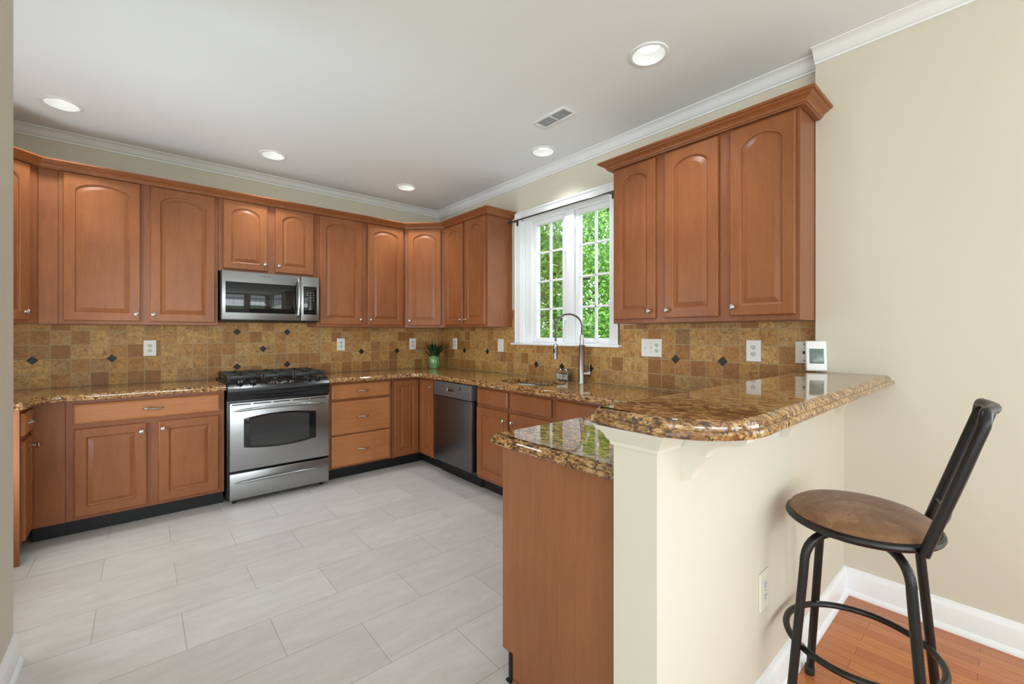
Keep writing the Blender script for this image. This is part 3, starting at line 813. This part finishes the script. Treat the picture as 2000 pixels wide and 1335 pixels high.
fx, fy = -.085, -2.322
fa = thing('faucet', 'tall brushed steel pull-down faucet with a coiled spring arch', 'faucet', (fx, fy, CT))
MB().lathe([(.034, 0), (.034, .004), (.030, .008), (.028, .02), (.0215, .30), (.0225, .302), (.0225, .308), (.016, .309), (.0145, .385), (.012, .386), (0, .386)], seg=24).obj('body', 'chrome', fa)
DX, DY = -.725, .689
R = .105
arch = []
for k in range(41):
    a = PI - PI * k / 40
    s_ = R + R * math.cos(PI - PI * k / 40) if False else R - R * math.cos(PI * k / 40)
    arch.append((DX * s_, DY * s_, .455 + .098 * math.sin(PI * k / 40)))
full = [(0, 0, .38 + .075 * k / 6) for k in range(6)] + arch + [(DX * 2 * R, DY * 2 * R, .455 - .04 * k) for k in range(1, 4)]
MB().tube(full, .0062, 8).obj('hose', 'pewter', fa)
# spring coil
P = [Vector(p) for p in full[:50]]
L = [0]
for a, b in zip(P[:-1], P[1:]): L.append(L[-1] + (b - a).length)
coil = []; turns = 46; NN = turns * 10; side = Vector((-DY, DX, 0)).normalized()
ci = 0
for k in range(NN + 1):
    d = L[-1] * k / NN
    while ci < len(L) - 2 and L[ci + 1] < d: ci += 1
    tt = (d - L[ci]) / (L[ci + 1] - L[ci]); p = P[ci].lerp(P[ci + 1], tt); tn = (P[ci + 1] - P[ci]).normalized()
    nn = tn.cross(side).normalized(); a = 2 * PI * turns * k / NN
    coil.append(p + (side * math.cos(a) + nn * math.sin(a)) * .0085)
MB().tube(coil, .0023, 5).obj('spring', 'chrome', fa)
hx, hy = DX * 2 * R, DY * 2 * R
MB().lathe([(.013, 0), (.0165, .002), (.0165, .085), (.0175, .09), (.0175, .118), (.010, .124), (.007, .128)], (hx, hy, .190), 20).obj('spray_head', 'chrome', fa)
MB().box(hx - .024, hx - .012, hy - .006, hy + .006, .24, .275, .003).obj('spray_button', 'slot', fa)
lx, ly = .55, -.835
MB().tube([(0, 0, .075), (lx * .066, ly * .066, .075)], .0205, 20).tube([(lx * .066, ly * .066, .075), (lx * .069, ly * .069, .075)], .019, 20).obj('valve', 'chrome', fa)
MB().tube([(lx * .060, ly * .060, .09), (lx * .060, ly * .060, .165)], .0038, 8).obj('lever', 'chrome', fa)

sc_ = thing('sponge_caddy', 'ornate dark metal scrollwork caddy behind the sink', 'caddy', (-.060, -2.115, CT))
mb = MB()
for z in (.006, .062): mb.tube([(-.032, -.062, z), (-.032, .062, z), (.028, .062, z), (.028, -.062, z)], .003, 6, closed=True)
for k in range(7):
    y = -.054 + .018 * k
    mb.tube([(-.032, y + .008 * math.cos(2 * PI * j / 12), .034 + .022 * math.sin(2 * PI * j / 12)) for j in range(12)], .0024, 5, closed=True)
    mb.tube([(-.032, y, .004), (-.032, y, .064)], .0018, 5)
for x_, y_ in ((-.032, -.062), (-.032, .062), (.028, .062), (.028, -.062)): mb.tube([(x_, y_, 0), (x_, y_, .066)], .003, 6)
mb.obj('basket', 'chrome', sc_)
mb = MB()
for yc_ in (-.030, .032):
    for xx in (-.032, .028): mb.tube([(xx, yc_ - .030 * math.cos(PI * k / 12), .064 + .034 * math.sin(PI * k / 12)) for k in range(13)], .0042, 6)
    mb.tube([(-.032, yc_, .098), (.028, yc_, .098)], .0036, 6)
mb.obj('scroll_rim', 'chrome', sc_)
MB().box(-.028, .024, -.058, .058, .003, .006).obj('tray', 'pewter', sc_)
o = MB().box(-.020, .018, -.045, .050, 0, .050, .008, 3).obj('sponge', 'sponge', None, (-.060, -2.115, CT + .0065)); tag(o, 'rounded brownish grey sponge standing inside the metal caddy', 'sponge')

# ------------------------------------------------------------------ vase with blades
vs = thing('vase', 'small ribbed glossy green vase in the back corner of the counter', 'vase', (-.215, -.235, CT))
MB().lathe([(.036, 0), (.043, .003), (.053, .03), (.059, .07), (.058, .105), (.050, .13), (.045, .140), (.047, .146), (.042, .146), (.040, .135), (.046, .10), (.03, .02)], seg=72, ribs=12, ribd=.035).obj('body', 'vase', vs)
pl = thing('artificial_plant', 'bunch of dark green pointed blades standing in the green vase', 'plant', (-.215, -.235, CT + .03))
for k in range(34):
    a = 2 * PI * k / 34 * 2.4 + random.uniform(-.2, .2); lean = random.uniform(.09, .21) if k > 7 else .03
    h = random.uniform(.26, .32) - lean * .10; wd = random.uniform(.013, .020)
    d = Vector((math.cos(a), math.sin(a), 0)); sd = Vector((-math.sin(a), math.cos(a), 0)); rings = []
    for j in range(8):
        q = j / 7; c = d * (.006 + lean * q ** 1.8) + Vector((0, 0, h * q - lean * .25 * q ** 3))
        w_ = wd * (1 - q ** 2.2) * (.7 + .6 * q) + .0006
        rings.append([c + sd * w_, c + d * .0028 * (1 - q), c - sd * w_, c - d * .0028 * (1 - q) - d * .0006])
    MB().rings(rings).obj('blade', 'blade', pl)

# ------------------------------------------------------------------ range
RX0, RW, RF = -2.270, .752, -.640
rg = thing('gas_range', 'stainless steel slide-in gas range with black cooktop between the base cabinets', 'range', (RX0, 0, 0))
MB().box(0, RW, RF + .02, -.03, .03, .900, .002).obj('body', 'black', rg)
# cooktop with raised rim
mb = MB().box(-.006, RW + .006, -.60, -.012, .9335, .946, .004); mb.box(.0, RW, -.60, -.03, .90, .9335); mb.obj('cooktop', 'black', rg)
# sloped control panel: section in (y, z)
sec = [(-.600, .900), (-.600, .946), (-.612, .944), (-.655, .915), (-.672, .898), (-.676, .88), (-.672, .86), (-.660, .830), (-.655, .806), (-.60, .806)]
cpan = MB(); 
rings = []
for k in range(13):
    q = k / 12; bow = .010 * (1 - (2 * q - 1) ** 2)
    rings.append([(q * RW, y - (bow if z < .945 and y < -.605 and z > .81 else 0), z) for y, z in sec])
cp_ = cpan.rings(rings).obj('control_panel', 'black', rg)
MB().tube([(.02 + (RW - .04) * k / 16, -.669 - .012 * (1 - (2 * k / 16 - 1) ** 2), .862 - .030 * (1 - (2 * k / 16 - 1) ** 2)) for k in range(17)], .004, 8).obj('trim_ridge', 'black', cp_)
nrm = Vector((0, -.029, .043)).normalized(); ax = Vector((0, .043, .029)).normalized()
def panel_pt(x, q, lift=0.0):
    bow = .010 * (1 - (2 * x / RW - 1) ** 2)
    return Vector((x, -.615 - .038 * q - bow * .9, .9425 - .0265 * q)) + nrm * lift
def on_panel(mb, x, q, r_, h):
    c = panel_pt(x, q)
    rot = nrm.to_track_quat('Z', 'Y').to_matrix().to_4x4()
    m = MB().lathe([(r_, 0), (r_, h * .8), (r_ * .85, h), (0, h)], seg=16)
    m.xf(Matrix.Translation(c) @ rot); return m
for x in (.085, .175, .585, .665):
    k = on_panel(None, x, .35, .019, .022); kn = k.obj('knob', 'black', cp_)
    c = panel_pt(x, .35, .024); MB().tube([c + Vector((0, -.014, -.0095)), c + Vector((0, .014, .0095))], .0045, 8).obj('knob_grip', 'black', kn)
rnd = random.Random(3); b2 = b3 = None
def label_at(x, q, l):
    global b2
    c = panel_pt(x, q, l)
    if b2 is None: b2 = MB().box(-.004, .004, -.0018, .0018, -.0012, .0012).obj('button_label', 'mark', cp_, tuple(c))
    else: copy_obj(b2, cp_, tuple(c))
for x in (.05, .075, .110, .145, .165, .200, .215, .555, .575, .62, .64, .69, .70): label_at(x, .86, .0008)
for k in range(24):
    if rnd.random() < .25: continue
    label_at(.285 + .0095 * (k % 12) * 1.7, .3 + .35 * (k // 12), .0015)
for x in (.345, .44):
    c = tuple(panel_pt(x, .72, .0015))
    if b3 is None: b3 = MB().lathe([(.0085, 0), (.0085, .0015), (0, .0016)], (0, 0, 0), 12).obj('round_button', 'mark', cp_, c)
    else: copy_obj(b3, cp_, c)
MB().rings([[tuple(panel_pt(x, q, l)) for x, q in ((.265, .08), (.50, .08), (.50, .95), (.265, .95))] for l in (.0, .0012)]).obj('touch_panel', 'black_glass', cp_)
# door
dr = MB().box(.012, RW - .004, RF - .030, RF + .018, .262, .792, .005).obj('oven_door', 'steel', rg)
vt = MB()
for k in range(5):
    a = .028 + k * .1425; vt.box(a, a + .125, RF - .0312, RF - .0295, .772, .780)
vt.obj('vent_slot', 'slot', dr)
def arched(x0, x1, z0, z1, rise, d, n=16):
    pts = [(x0 + (x1 - x0) * k / n, z0 - rise * (1 - (2 * k / n - 1) ** 2)) for k in range(n + 1)]
    pts += [(x1 - (x1 - x0) * k / n, z1 + rise * (1 - (2 * k / n - 1) ** 2)) for k in range(n + 1)]
    return [(x, d, z) for x, z in pts]
MB().rings([arched(.105, .640, .440, .665, .026, RF - .028), arched(.105, .640, .440, .665, .026, RF - .0325), arched(.109, .636, .444, .661, .026, RF - .0335)]).obj('glass', 'black_glass', dr)
MB().rings([arched(.148, .585, .452, .655, .024, RF - .033), arched(.148, .585, .452, .655, .024, RF - .0342)]).obj('viewing_pane', 'oven_glass', dr)
def bowed(x0, x1, z, d0, bow, r, drop):
    return [(x0 + (x1 - x0) * k / 24, d0 - bow * (1 - (2 * k / 24 - 1) ** 4) , z + drop * (1 - (2 * k / 24 - 1) ** 2)) for k in range(25)]
MB().tube(bowed(.038, .705, .728, RF - .031, .040, .011, .018), [.004] + [.0085 + .004 * (1 - (2 * k / 24 - 1) ** 2) for k in range(1, 24)] + [.004], 12).obj('handle', 'steel', dr)
sd = MB().box(.012, RW - .004, RF - .026, RF + .018, .040, .243, .005).obj('storage_drawer', 'steel', rg)
MB().tube(bowed(.040, .700, .168, RF - .024, .026, .011, .012), [.003] + [.006 + .007 * (1 - (2 * k / 24 - 1) ** 2) for k in range(1, 24)] + [.003], 12).obj('handle', 'steel', sd)
ft = MB()
for x in (.05, RW - .05):
    for y in (-.60, -.08): ft.lathe([(.014, 0), (.014, .01), (.008, .012), (.008, .031)], (x, y, 0), 12)
ft.obj('levelling_foot', 'black', rg)
# grates and burners
def grate(x0, x1, y0, y1):
    m = MB(); z0, z1 = .976, .996; b = .012
    m.box(x0, x1, y0, y0 + b, z0 - .008, z1, .003).box(x0, x1, y1 - b, y1, z0 - .008, z1, .003).box(x0, x0 + b, y0, y1, z0, z1, .003).box(x1 - b, x1, y0, y1, z0, z1, .003)
    ym = (y0 + y1) / 2; xm = (x0 + x1) / 2
    m.box(x0, x1, ym - b / 2, ym + b / 2, z0, z1, .003)
    for yc in ((y0 + ym) / 2, (y1 + ym) / 2):
        for a in range(4):
            th = PI / 4 + a * PI / 2
            m.tube([(xm + .035 * math.cos(th), yc + .035 * math.sin(th), z1 - .006), (xm + min(.11, (x1 - x0) / 2) * math.cos(th), yc + .105 * math.sin(th), z1 - .007)], .0055, 6)
        m.box(x0, xm - .035, yc - b / 2, yc + b / 2, z0 + .004, z1 + .004, .002).box(xm + .035, x1, yc - b / 2, yc + b / 2, z0 + .004, z1 + .004, .002)
        m.box(xm - .005, xm + .005, y0 if yc < ym else ym, yc - .035, z0 + .004, z1 + .006, .002).box(xm - .005, xm + .005, yc + .035, ym if yc < ym else y1, z0 + .004, z1 + .006, .002)
    for x in (x0 + b / 2, x1 - b / 2):
        for y in (y0 + b / 2, y1 - b / 2): m.box(x - .007, x + .007, y - .007, y + .007, .945, z1 + .004, .002)
    return m.obj('grate', 'black_matte', rg)
grate(.012, .255, -.585, -.045); grate(.262, .490, -.585, -.045); grate(.497, .740, -.585, -.045)
for x in (.133, .376, .618):
    for y in (-.450, -.180):
        if x == .376 and y == -.18: continue
        MB().lathe([(.046, 0), (.046, .010), (.038, .014), (.036, .026), (.033, .030), (0, .031)], (x, y, .945), 20).obj('burner', 'black_matte', rg)

# ------------------------------------------------------------------ microwave
mx0, mz0, mz1, myf = -2.282, 1.432, 1.846, -.385
mw = thing('microwave', 'stainless steel over-the-range microwave with black glass door', 'microwave', (mx0, 0, mz0))
MW, MH = .757, mz1 - mz0
MB().box(0, MW, myf, -.0095, 0.004, MH, .002).obj('housing', 'black', mw)
door = MB().box(.004, .598, myf - .022, myf - .001, .012, MH - .002, .006).obj('door', 'steel', mw)
gb = lambda x0, x1, z0, z1, d0, d1, i=.003: MB().rings([[(x0, d0, z0), (x1, d0, z0), (x1, d0, z1), (x0, d0, z1)], [(x0, d1 + .001, z0), (x1, d1 + .001, z0), (x1, d1 + .001, z1), (x0, d1 + .001, z1)], [(x0 + i, d1, z0 + i), (x1 - i, d1, z0 + i), (x1 - i, d1, z1 - i), (x0 + i, d1, z1 - i)]])
gb(.030, .560, .070, MH - .090, myf - .020, myf - .0245).obj('glass', 'black_glass', door)
MB().tube([(.578, myf - .021, .055), (.578, myf - .045, .065), (.578, myf - .056, .11)] + [(.578, myf - .056 - .006 * math.sin(PI * k / 8), .11 + (MH - .21) * k / 8) for k in range(1, 8)] + [(.578, myf - .056, MH - .10), (.578, myf - .045, MH - .050), (.578, myf - .021, MH - .035)], .0165, 12).obj('handle', 'steel', door)
ctl = MB().box(.601, MW - .002, myf - .022, myf - .001, .012, MH - .002, .006).obj('control_panel', 'steel', mw)
gb(.622, .735, .070, MH - .090, myf - .020, myf - .0235).obj('touch_panel', 'black_glass', ctl)
b1 = None
for r in range(4):
    for c in range(3):
        lc_ = (.655 + c * .026, myf - .0236, .20 + r * .022)
        if b1 is None: b1 = MB().box(-.005, .005, -.0006, .0006, -.0013, .0013).obj('button_label', 'mark', ctl, lc_)
        else: copy_obj(b1, ctl, lc_)
MB().box(.28, .36, myf - .0226, myf - .0218, MH - .030, MH - .027).obj('printed_mark', 'pewter', door)
MB().box(.01, MW - .01, myf + .01, -.012, 0, .005).obj('underside_grille', 'slot', mw)

# ------------------------------------------------------------------ electrical plates
def plate(mb, w_, h, t_=.006):
    f = lambda i, d: [(-w_ / 2 + i, -d, -h / 2 + i), (w_ / 2 - i, -d, -h / 2 + i), (w_ / 2 - i, -d, h / 2 - i), (-w_ / 2 + i, -d, h / 2 - i)]
    return mb.rings([f(0, 0), f(0, t_ * .5), f(.003, t_), f(.006, t_)])
def duplex(par, x=0.0):
    for dz in (.020, -.020):
        r = MB().prism([(x + .0165 * math.copysign(min(1, abs(math.cos(a)) * 1.0), math.cos(a)), dz + .014 * math.sin(a)) for a in [2 * PI * k / 24 for k in range(24)]], -.0055, -.0075, 'y').obj('receptacle', 'grey_plastic', par)
        MB().box(x - .0078, x - .0054, -.0081, -.0073, dz - .001, dz + .0075).box(x + .0054, x + .0078, -.0081, -.0073, dz - .001, dz + .006).lathe([(.0026, 0), (.0026, .0006), (0, .0007)], (x, -.0074, dz - .008), 10, 'y').obj('slot', 'slot', r)
    MB().lathe([(.003, 0), (.003, .0012), (0, .0016)], (x, -.0058, 0), 10, 'y').obj('screw', 'nickel', par)
def outlet(label, loc, rz, w_=.082, h=.128, dup=(0.0,), tog=(), pm='white_plastic'):
    u = thing('wall_outlet' if dup else 'light_switch', label, 'outlet' if dup else 'switch', loc, rz, 'wall plates')
    plate(MB(), w_, h).obj('plate', pm, u)
    for x in dup: duplex(u, x)
    for x in tog:
        MB().box(x - .005, x + .005, -.0075, -.0055, -.013, .013).obj('toggle_slot', 'grey_plastic', u)
        MB().tube([(x, -.006, 0), (x, -.017, .006)], [.0042, .0035], 8).obj('toggle', 'white_plastic', u)
        for dz in (.03, -.03): MB().lathe([(.0025, 0), (.0025, .001), (0, .0014)], (x, -.0058, dz), 8, 'y').obj('screw', 'pewter', u)
    return u
outlet('white double outlet on the tiles left of the range', (-2.718, -.0085, 1.211), 0)
outlet('white double outlet on the back tiles right of the range', (-1.190, -.0085, 1.217), 0)
outlet('white double outlet on the back tiles just left of the vase', (-.367, -.0085, 1.213), 0)
outlet('white double outlet on the right wall just right of the vase', (-.0085, -.362, 1.215), -PI / 2)
outlet('white single light switch left of the kitchen window', (-.0085, -1.195, 1.212), -PI / 2, .088, .13, (), (0.0,))
outlet('wide white plate with two switches and an outlet, right of the window', (-.0085, -2.900, 1.226), -PI / 2, .160, .128, (.045,), (-.047, 0.0))
outlet('white double outlet under the three-door cabinet near the bar', (-.0085, -3.578, 1.224), -PI / 2)
outlet('cream double outlet low on the dining side of the half wall', (-1.147, HW0 - .0005, .443), 0, .080, .128, pm='cream_trim')
u = thing('phone_jack', 'white phone jack plate half hidden behind the digital display', 'phone jack', (-.0085, -3.838, 1.222), -PI / 2, 'wall plates')
plate(MB(), .086, .120).obj('plate', 'white_plastic', u)
MB().box(-.006, .006, -.0075, -.0055, -.008, .008, .001).obj('socket', 'slot', u)
for dz in (.046, -.046): MB().lathe([(.004, 0), (.004, .002), (0, .0025)], (0.0, -.0058, dz), 10, 'y').obj('screw', 'pewter', u)

# ------------------------------------------------------------------ digital display on the bar
dd = thing('weather_display', 'white handheld digital display leaning on the wall corner at the end of the bar', 'digital display', (-.099, -3.914, bz1 + .001), -math.radians(62))
tl_ = Matrix.Rotation(math.radians(-7), 4, 'X')
dh = .160; dwid = .094
MB().box(-dwid / 2, dwid / 2, -.024, 0, .002, dh, .008, 3).xf(tl_).obj('case', 'white_plastic', dd)
MB().box(-.032, .032, -.0250, -.0235, .040, .118, .001).xf(tl_).obj('screen', 'lcd', dd)
dg = MB()
def seg7(mb, x, z, s_, segs):
    w_, h = s_ * .55, s_
    S = {'a': (x, x + w_, z + h - .0015, z + h), 'g': (x, x + w_, z + h / 2, z + h / 2 + .0015), 'd': (x, x + w_, z, z + .0015), 'f': (x, x + .0015, z + h / 2, z + h), 'e': (x, x + .0015, z, z + h / 2), 'b': (x + w_ - .0015, x + w_, z + h / 2, z + h), 'c': (x + w_ - .0015, x + w_, z, z + h / 2)}
    for k in segs: a = S[k]; mb.box(a[0], a[1], -.0257, -.0249, a[2], a[3])
seg7(dg, -.024, .062, .018, 'abcdfg'); seg7(dg, -.010, .062, .018, 'abged')
dg.box(-.026, .026, -.0257, -.0249, .1095, .1105).box(-.026, .014, -.0257, -.0249, .102, .1035).box(-.026, -.004, -.0257, -.0249, .094, .0955)
dg.xf(tl_).obj('digits', 'digit', dd)

# ------------------------------------------------------------------ ceiling lights and vent
labs = ['recessed ceiling light farthest left, above the left cabinets', 'recessed ceiling light in front of the cabinets over the microwave', 'recessed ceiling light nearest the back corner of the room', 'recessed ceiling light beside the air vent, before the window', 'largest-looking recessed ceiling light, above the peninsula']
proto = None
for (x, y), lab in zip(LIGHTS, labs):
    if proto is None:
        proto = thing('recessed_light', lab, 'ceiling light', (x, y, CEIL), 0, 'recessed ceiling lights')
        MB().rings([[(r * math.cos(2 * PI * k / 40), r * math.sin(2 * PI * k / 40), z) for k in range(40)] for r, z in ((.081, .004), (.102, -.0005), (.101, -.005), (.094, -.008), (.084, -.008), (.081, -.004))], loop=True).obj('trim_ring', 'trim', proto)
        MB().rings([[(r * math.cos(2 * PI * k / 40), r * math.sin(2 * PI * k / 40), z) for k in range(40)] for r, z in ((.081, -.004), (.078, .01), (.068, .036), (.060, .044))], cap0=False, cap1=False).obj('reflector', 'grey_plastic', proto)
        MB().lathe([(.062, .046), (.059, .042), (.03, .038), (0, .037)], seg=32).obj('lens', 'lens', proto)
        roots = [proto]
    else:
        c = copy_tree(proto); c.location = (x, y, CEIL); c['label'] = lab; roots.append(c)
for i, (x, y) in enumerate(LIGHTS):
    l = bpy.data.lights.new('lamp', 'SPOT'); l.energy = LAMP_W; l.spot_size = math.radians(112); l.spot_blend = 1.0; l.shadow_soft_size = .05; l.color = (.87, .94, 1)
    lo = bpy.data.objects.new('lamp', l); COL.objects.link(lo); lo.parent = roots[i]; lo.location = (0, 0, -.014)
vt = thing('ceiling_vent', 'white rectangular louvred air vent in the ceiling', 'vent', (-.630, -2.538, CEIL))
a, b = .066, .147
fr_ = MB()
fr_.box(-a, -a + .022, -b, b, -.007, -.0005, .002).box(a - .022, a, -b, b, -.007, -.0005, .002).box(-a + .02, a - .02, -b, -b + .022, -.007, -.0005, .002).box(-a + .02, a - .02, b - .022, b, -.007, -.0005, .002).box(-a + .02, a - .02, -.004, .004, -.007, -.0005, .001)
fr_.obj('frame', 'trim', vt)
MB().box(-a + .02, a - .02, -b + .02, b - .02, -.0022, -.0008).obj('duct', 'vent_grey', vt)
lv = MB()
for k in range(9):
    x = -a + .027 + k * .0098; lv.prism([(x, -.0065), (x + .001, -.0065), (x + .0052, -.0022), (x + .0042, -.0022)], -b + .02, b - .02, 'y')
lv.obj('louvre', 'trim', vt)

# ------------------------------------------------------------------ bar stool
SX, SY, SH = -.994, -4.262, .716
stl = thing('bar_stool', 'black metal swivel bar stool with a round brown suede seat at the bar', 'bar stool', (SX, SY, WOOD_Z))
Z = lambda z: z - WOOD_Z
def circ(r, z, n=48): return [(r * math.cos(2 * PI * k / n), r * math.sin(2 * PI * k / n), z) for k in range(n)]
SR = .203
MB().tube(circ(SR - .011, Z(SH)), .0125, 10, closed=True).obj('seat_ring', 'tube', stl)
MB().lathe([(0, Z(SH) - .006), (.182, Z(SH) - .006), (.189, Z(SH) + .004), (.191, Z(SH) + .014), (.187, Z(SH) + .026), (.165, Z(SH) + .040), (.12, Z(SH) + .049), (.06, Z(SH) + .053), (0, Z(SH) + .054)], seg=56).obj('seat_cushion', 'suede', stl)
MB().lathe([(0, Z(SH) - .045), (.07, Z(SH) - .045), (.07, Z(SH) - .03), (.10, Z(SH) - .02), (.15, Z(SH) - .007), (0, Z(SH) - .006)], seg=24).obj('swivel_plate', 'tube', stl)
feet = {'a': (-.215, .145), 'b': (.165, .182), 'c': (-.150, -.185), 'd': (.238, -.168)}
def leg_pair(k0, k1):
    p, q = Vector(feet[k0]), Vector(feet[k1]); zt = Z(SH) - .036
    tp, tq = p * .76, q * .76
    def bend(f_, t_):
        # foot up to the bend, then in towards the seat centre
        pts = [Vector((f_.x, f_.y, .0)), Vector((f_.x, f_.y, .0)).lerp(Vector((t_.x, t_.y, zt - .10)), .5), Vector((t_.x, t_.y, zt - .10))]
        c = Vector((t_.x, t_.y, zt)); inn = Vector((t_.x * .42, t_.y * .42, zt)); s0 = Vector((t_.x, t_.y, zt - .10))
        for k in range(1, 9):
            u_ = k / 8; pts.append(s0 * (1 - u_) ** 2 + c * 2 * u_ * (1 - u_) + inn * u_ ** 2)
        pts.append(Vector((0, 0, zt)))
        return pts
    for f_, t_ in ((p, tp), (q, tq)):
        lg = MB().tube(bend(f_, t_), .0135, 12).obj('leg', 'tube', stl)
        MB().lathe([(.0155, 0), (.0165, .004), (.0165, .030), (.0145, .034), (0, .035)], (f_.x, f_.y, 0), 14).obj('foot_cap', 'slot', lg)
leg_pair('a', 'd'); leg_pair('b', 'c')
zr = .315 - WOOD_Z
MB().tube(circ(.202, zr, 64), .0105, 10, closed=True).obj('foot_ring', 'tube', stl)
sc2 = MB()
for k, f_ in feet.items():
    v_ = Vector(f_).normalized() * .202
    sc2.lathe([(.006, 0), (.006, .003), (0, .005)], (v_.x, v_.y, zr + .009), 8)
sc2.obj('ring_bolt', 'nickel', stl)
bk = MB()
pz0, pz1 = Z(.706), Z(1.082)
yb0, yb1 = -.156, -.270; BR_ = Matrix.Rotation(math.radians(4.5), 4, 'Z'); bxw = .143
P0, P1 = Vector((-bxw, yb0, pz0)), Vector((-bxw + .004, yb1, pz1))
path = [P0, P0.lerp(P1, .25), P0.lerp(P1, .5), P0.lerp(P1, .75), P1]
cr = .035
for k in range(1, 6):
    a = PI / 2 * k / 5; path.append(Vector((-bxw + .004 + cr * (1 - math.cos(a)), yb1 - .006 * k / 5, pz1 + cr * math.sin(a))))
for k in range(1, 7): path.append(Vector((-bxw + .004 + cr + (2 * bxw - .008 - 2 * cr) * k / 7, yb1 - .006 - .020 * math.sin(PI * k / 7), pz1 + cr)))
path += [Vector((-p.x, p.y, p.z)) for p in reversed(path[:10])]
MB().tube(path, .0135, 12).xf(BR_).obj('back_frame', 'tube', stl)
def rail(q, bow, r):
    c = P0.lerp(P1, q)
    return MB().tube([(c.x + (-2 * c.x) * k / 12, c.y - bow * math.sin(PI * k / 12), c.z) for k in range(13)], r, 10).xf(BR_)
rail(.24, .020, .009).obj('back_rail', 'tube', stl)
for xs_ in (-.085, -.03, .03, .085):
    a = P0.lerp(P1, .24); b = P1
    f1 = .020 * math.sin(PI * (xs_ + bxw) / (2 * bxw)); f2 = .006 + .02 * math.sin(PI * (xs_ + bxw) / (2 * bxw))
    MB().tube([(xs_, a.y - f1 + (b.y - f2 - a.y + f1) * k / 8 - .003 * math.sin(PI * k / 8), a.z + (b.z + cr - a.z) * k / 8) for k in range(9)], .006, 8).xf(BR_).obj('back_spindle', 'tube', stl)

# ------------------------------------------------------------------ outdoors
struct(MB().box(-12, 40, -30, 30, -.9, -.6).obj('ground', 'lawn'))
def tree(label, c, rad, n, size, trunk_xy, seed):
    rnd = random.Random(seed)
    tr_ = thing('leafy_tree', label, 'tree', (trunk_xy[0], trunk_xy[1], -.6), 0, 'trees outside the kitchen window')
    ox, oy, oz = trunk_xy[0], trunk_xy[1], -.6
    mb = MB().tube([(0, 0, 0), (.05, .03, 1.2), (-.04, .06, 2.4), (.02, 0, c[2] + .6 + rad[2] * .5)], [.16, .13, .10, .03], 10)
    for k in range(16):
        th = 2 * PI * k * .382; z0 = .9 + .22 * k; L_ = rnd.uniform(.5, .85)
        e = Vector((math.cos(th) * rad[0] * L_, math.sin(th) * rad[1] * L_, z0 + rnd.uniform(.5, 1.2)))
        mb.tube([(0, 0, z0), tuple(e * .5 + Vector((0, 0, z0 * .4))), tuple(e)], [.045, .028, .008], 6)
    mb.obj('trunk', 'bark', tr_)
    bm = bmesh.new()
    cl = []
    for _ in range(n // 26):
        while True:
            q = Vector((rnd.uniform(-1, 1), rnd.uniform(-1, 1), rnd.uniform(-1, 1)))
            if .45 < q.length < 1: break
        cl.append(Vector((c[0] - ox + q.x * rad[0], c[1] - oy + q.y * rad[1], c[2] - oz + q.z * rad[2])))
    for cc_ in cl:
        for _ in range(26):
            p = cc_ + Vector((rnd.gauss(0, .16), rnd.gauss(0, .16), rnd.gauss(0, .13)))
            ax_ = Vector((rnd.gauss(0, 1), rnd.gauss(0, 1), rnd.gauss(-.5, .7))).normalized()
            sd_ = ax_.cross(Vector((rnd.gauss(0, 1), rnd.gauss(0, 1), rnd.gauss(0, 1)))).normalized(); nn = ax_.cross(sd_)
            s_ = size * rnd.uniform(.7, 1.3)
            a0 = bm.verts.new(p); m1 = bm.verts.new(p + ax_ * s_ * .5 + sd_ * s_ * .24 + nn * s_ * .06); m2 = bm.verts.new(p + ax_ * s_ * .5 - sd_ * s_ * .24 + nn * s_ * .06)
            mm_ = bm.verts.new(p + ax_ * s_ * .5); e = bm.verts.new(p + ax_ * s_)
            bm.faces.new((a0, m1, mm_)); bm.faces.new((m1, e, mm_)); bm.faces.new((a0, mm_, m2)); bm.faces.new((mm_, e, m2))
    me = bpy.data.meshes.new('foliage'); bm.to_mesh(me); bm.free(); me.materials.append(M['leaf'])
    fo = bpy.data.objects.new('foliage', me); COL.objects.link(fo); fo.parent = tr_
    return tr_
tree('bright green leafy tree close outside the kitchen window', (4.0, 1.5, 2.0), (1.5, 2.4, 2.5), 23000, .105, (4.2, 1.6), 5)
tree('second leafy tree farther out, filling gaps behind the nearer tree', (8.2, 3.6, 2.4), (1.6, 3.8, 3.4), 11000, .20, (8.4, 3.8), 9)
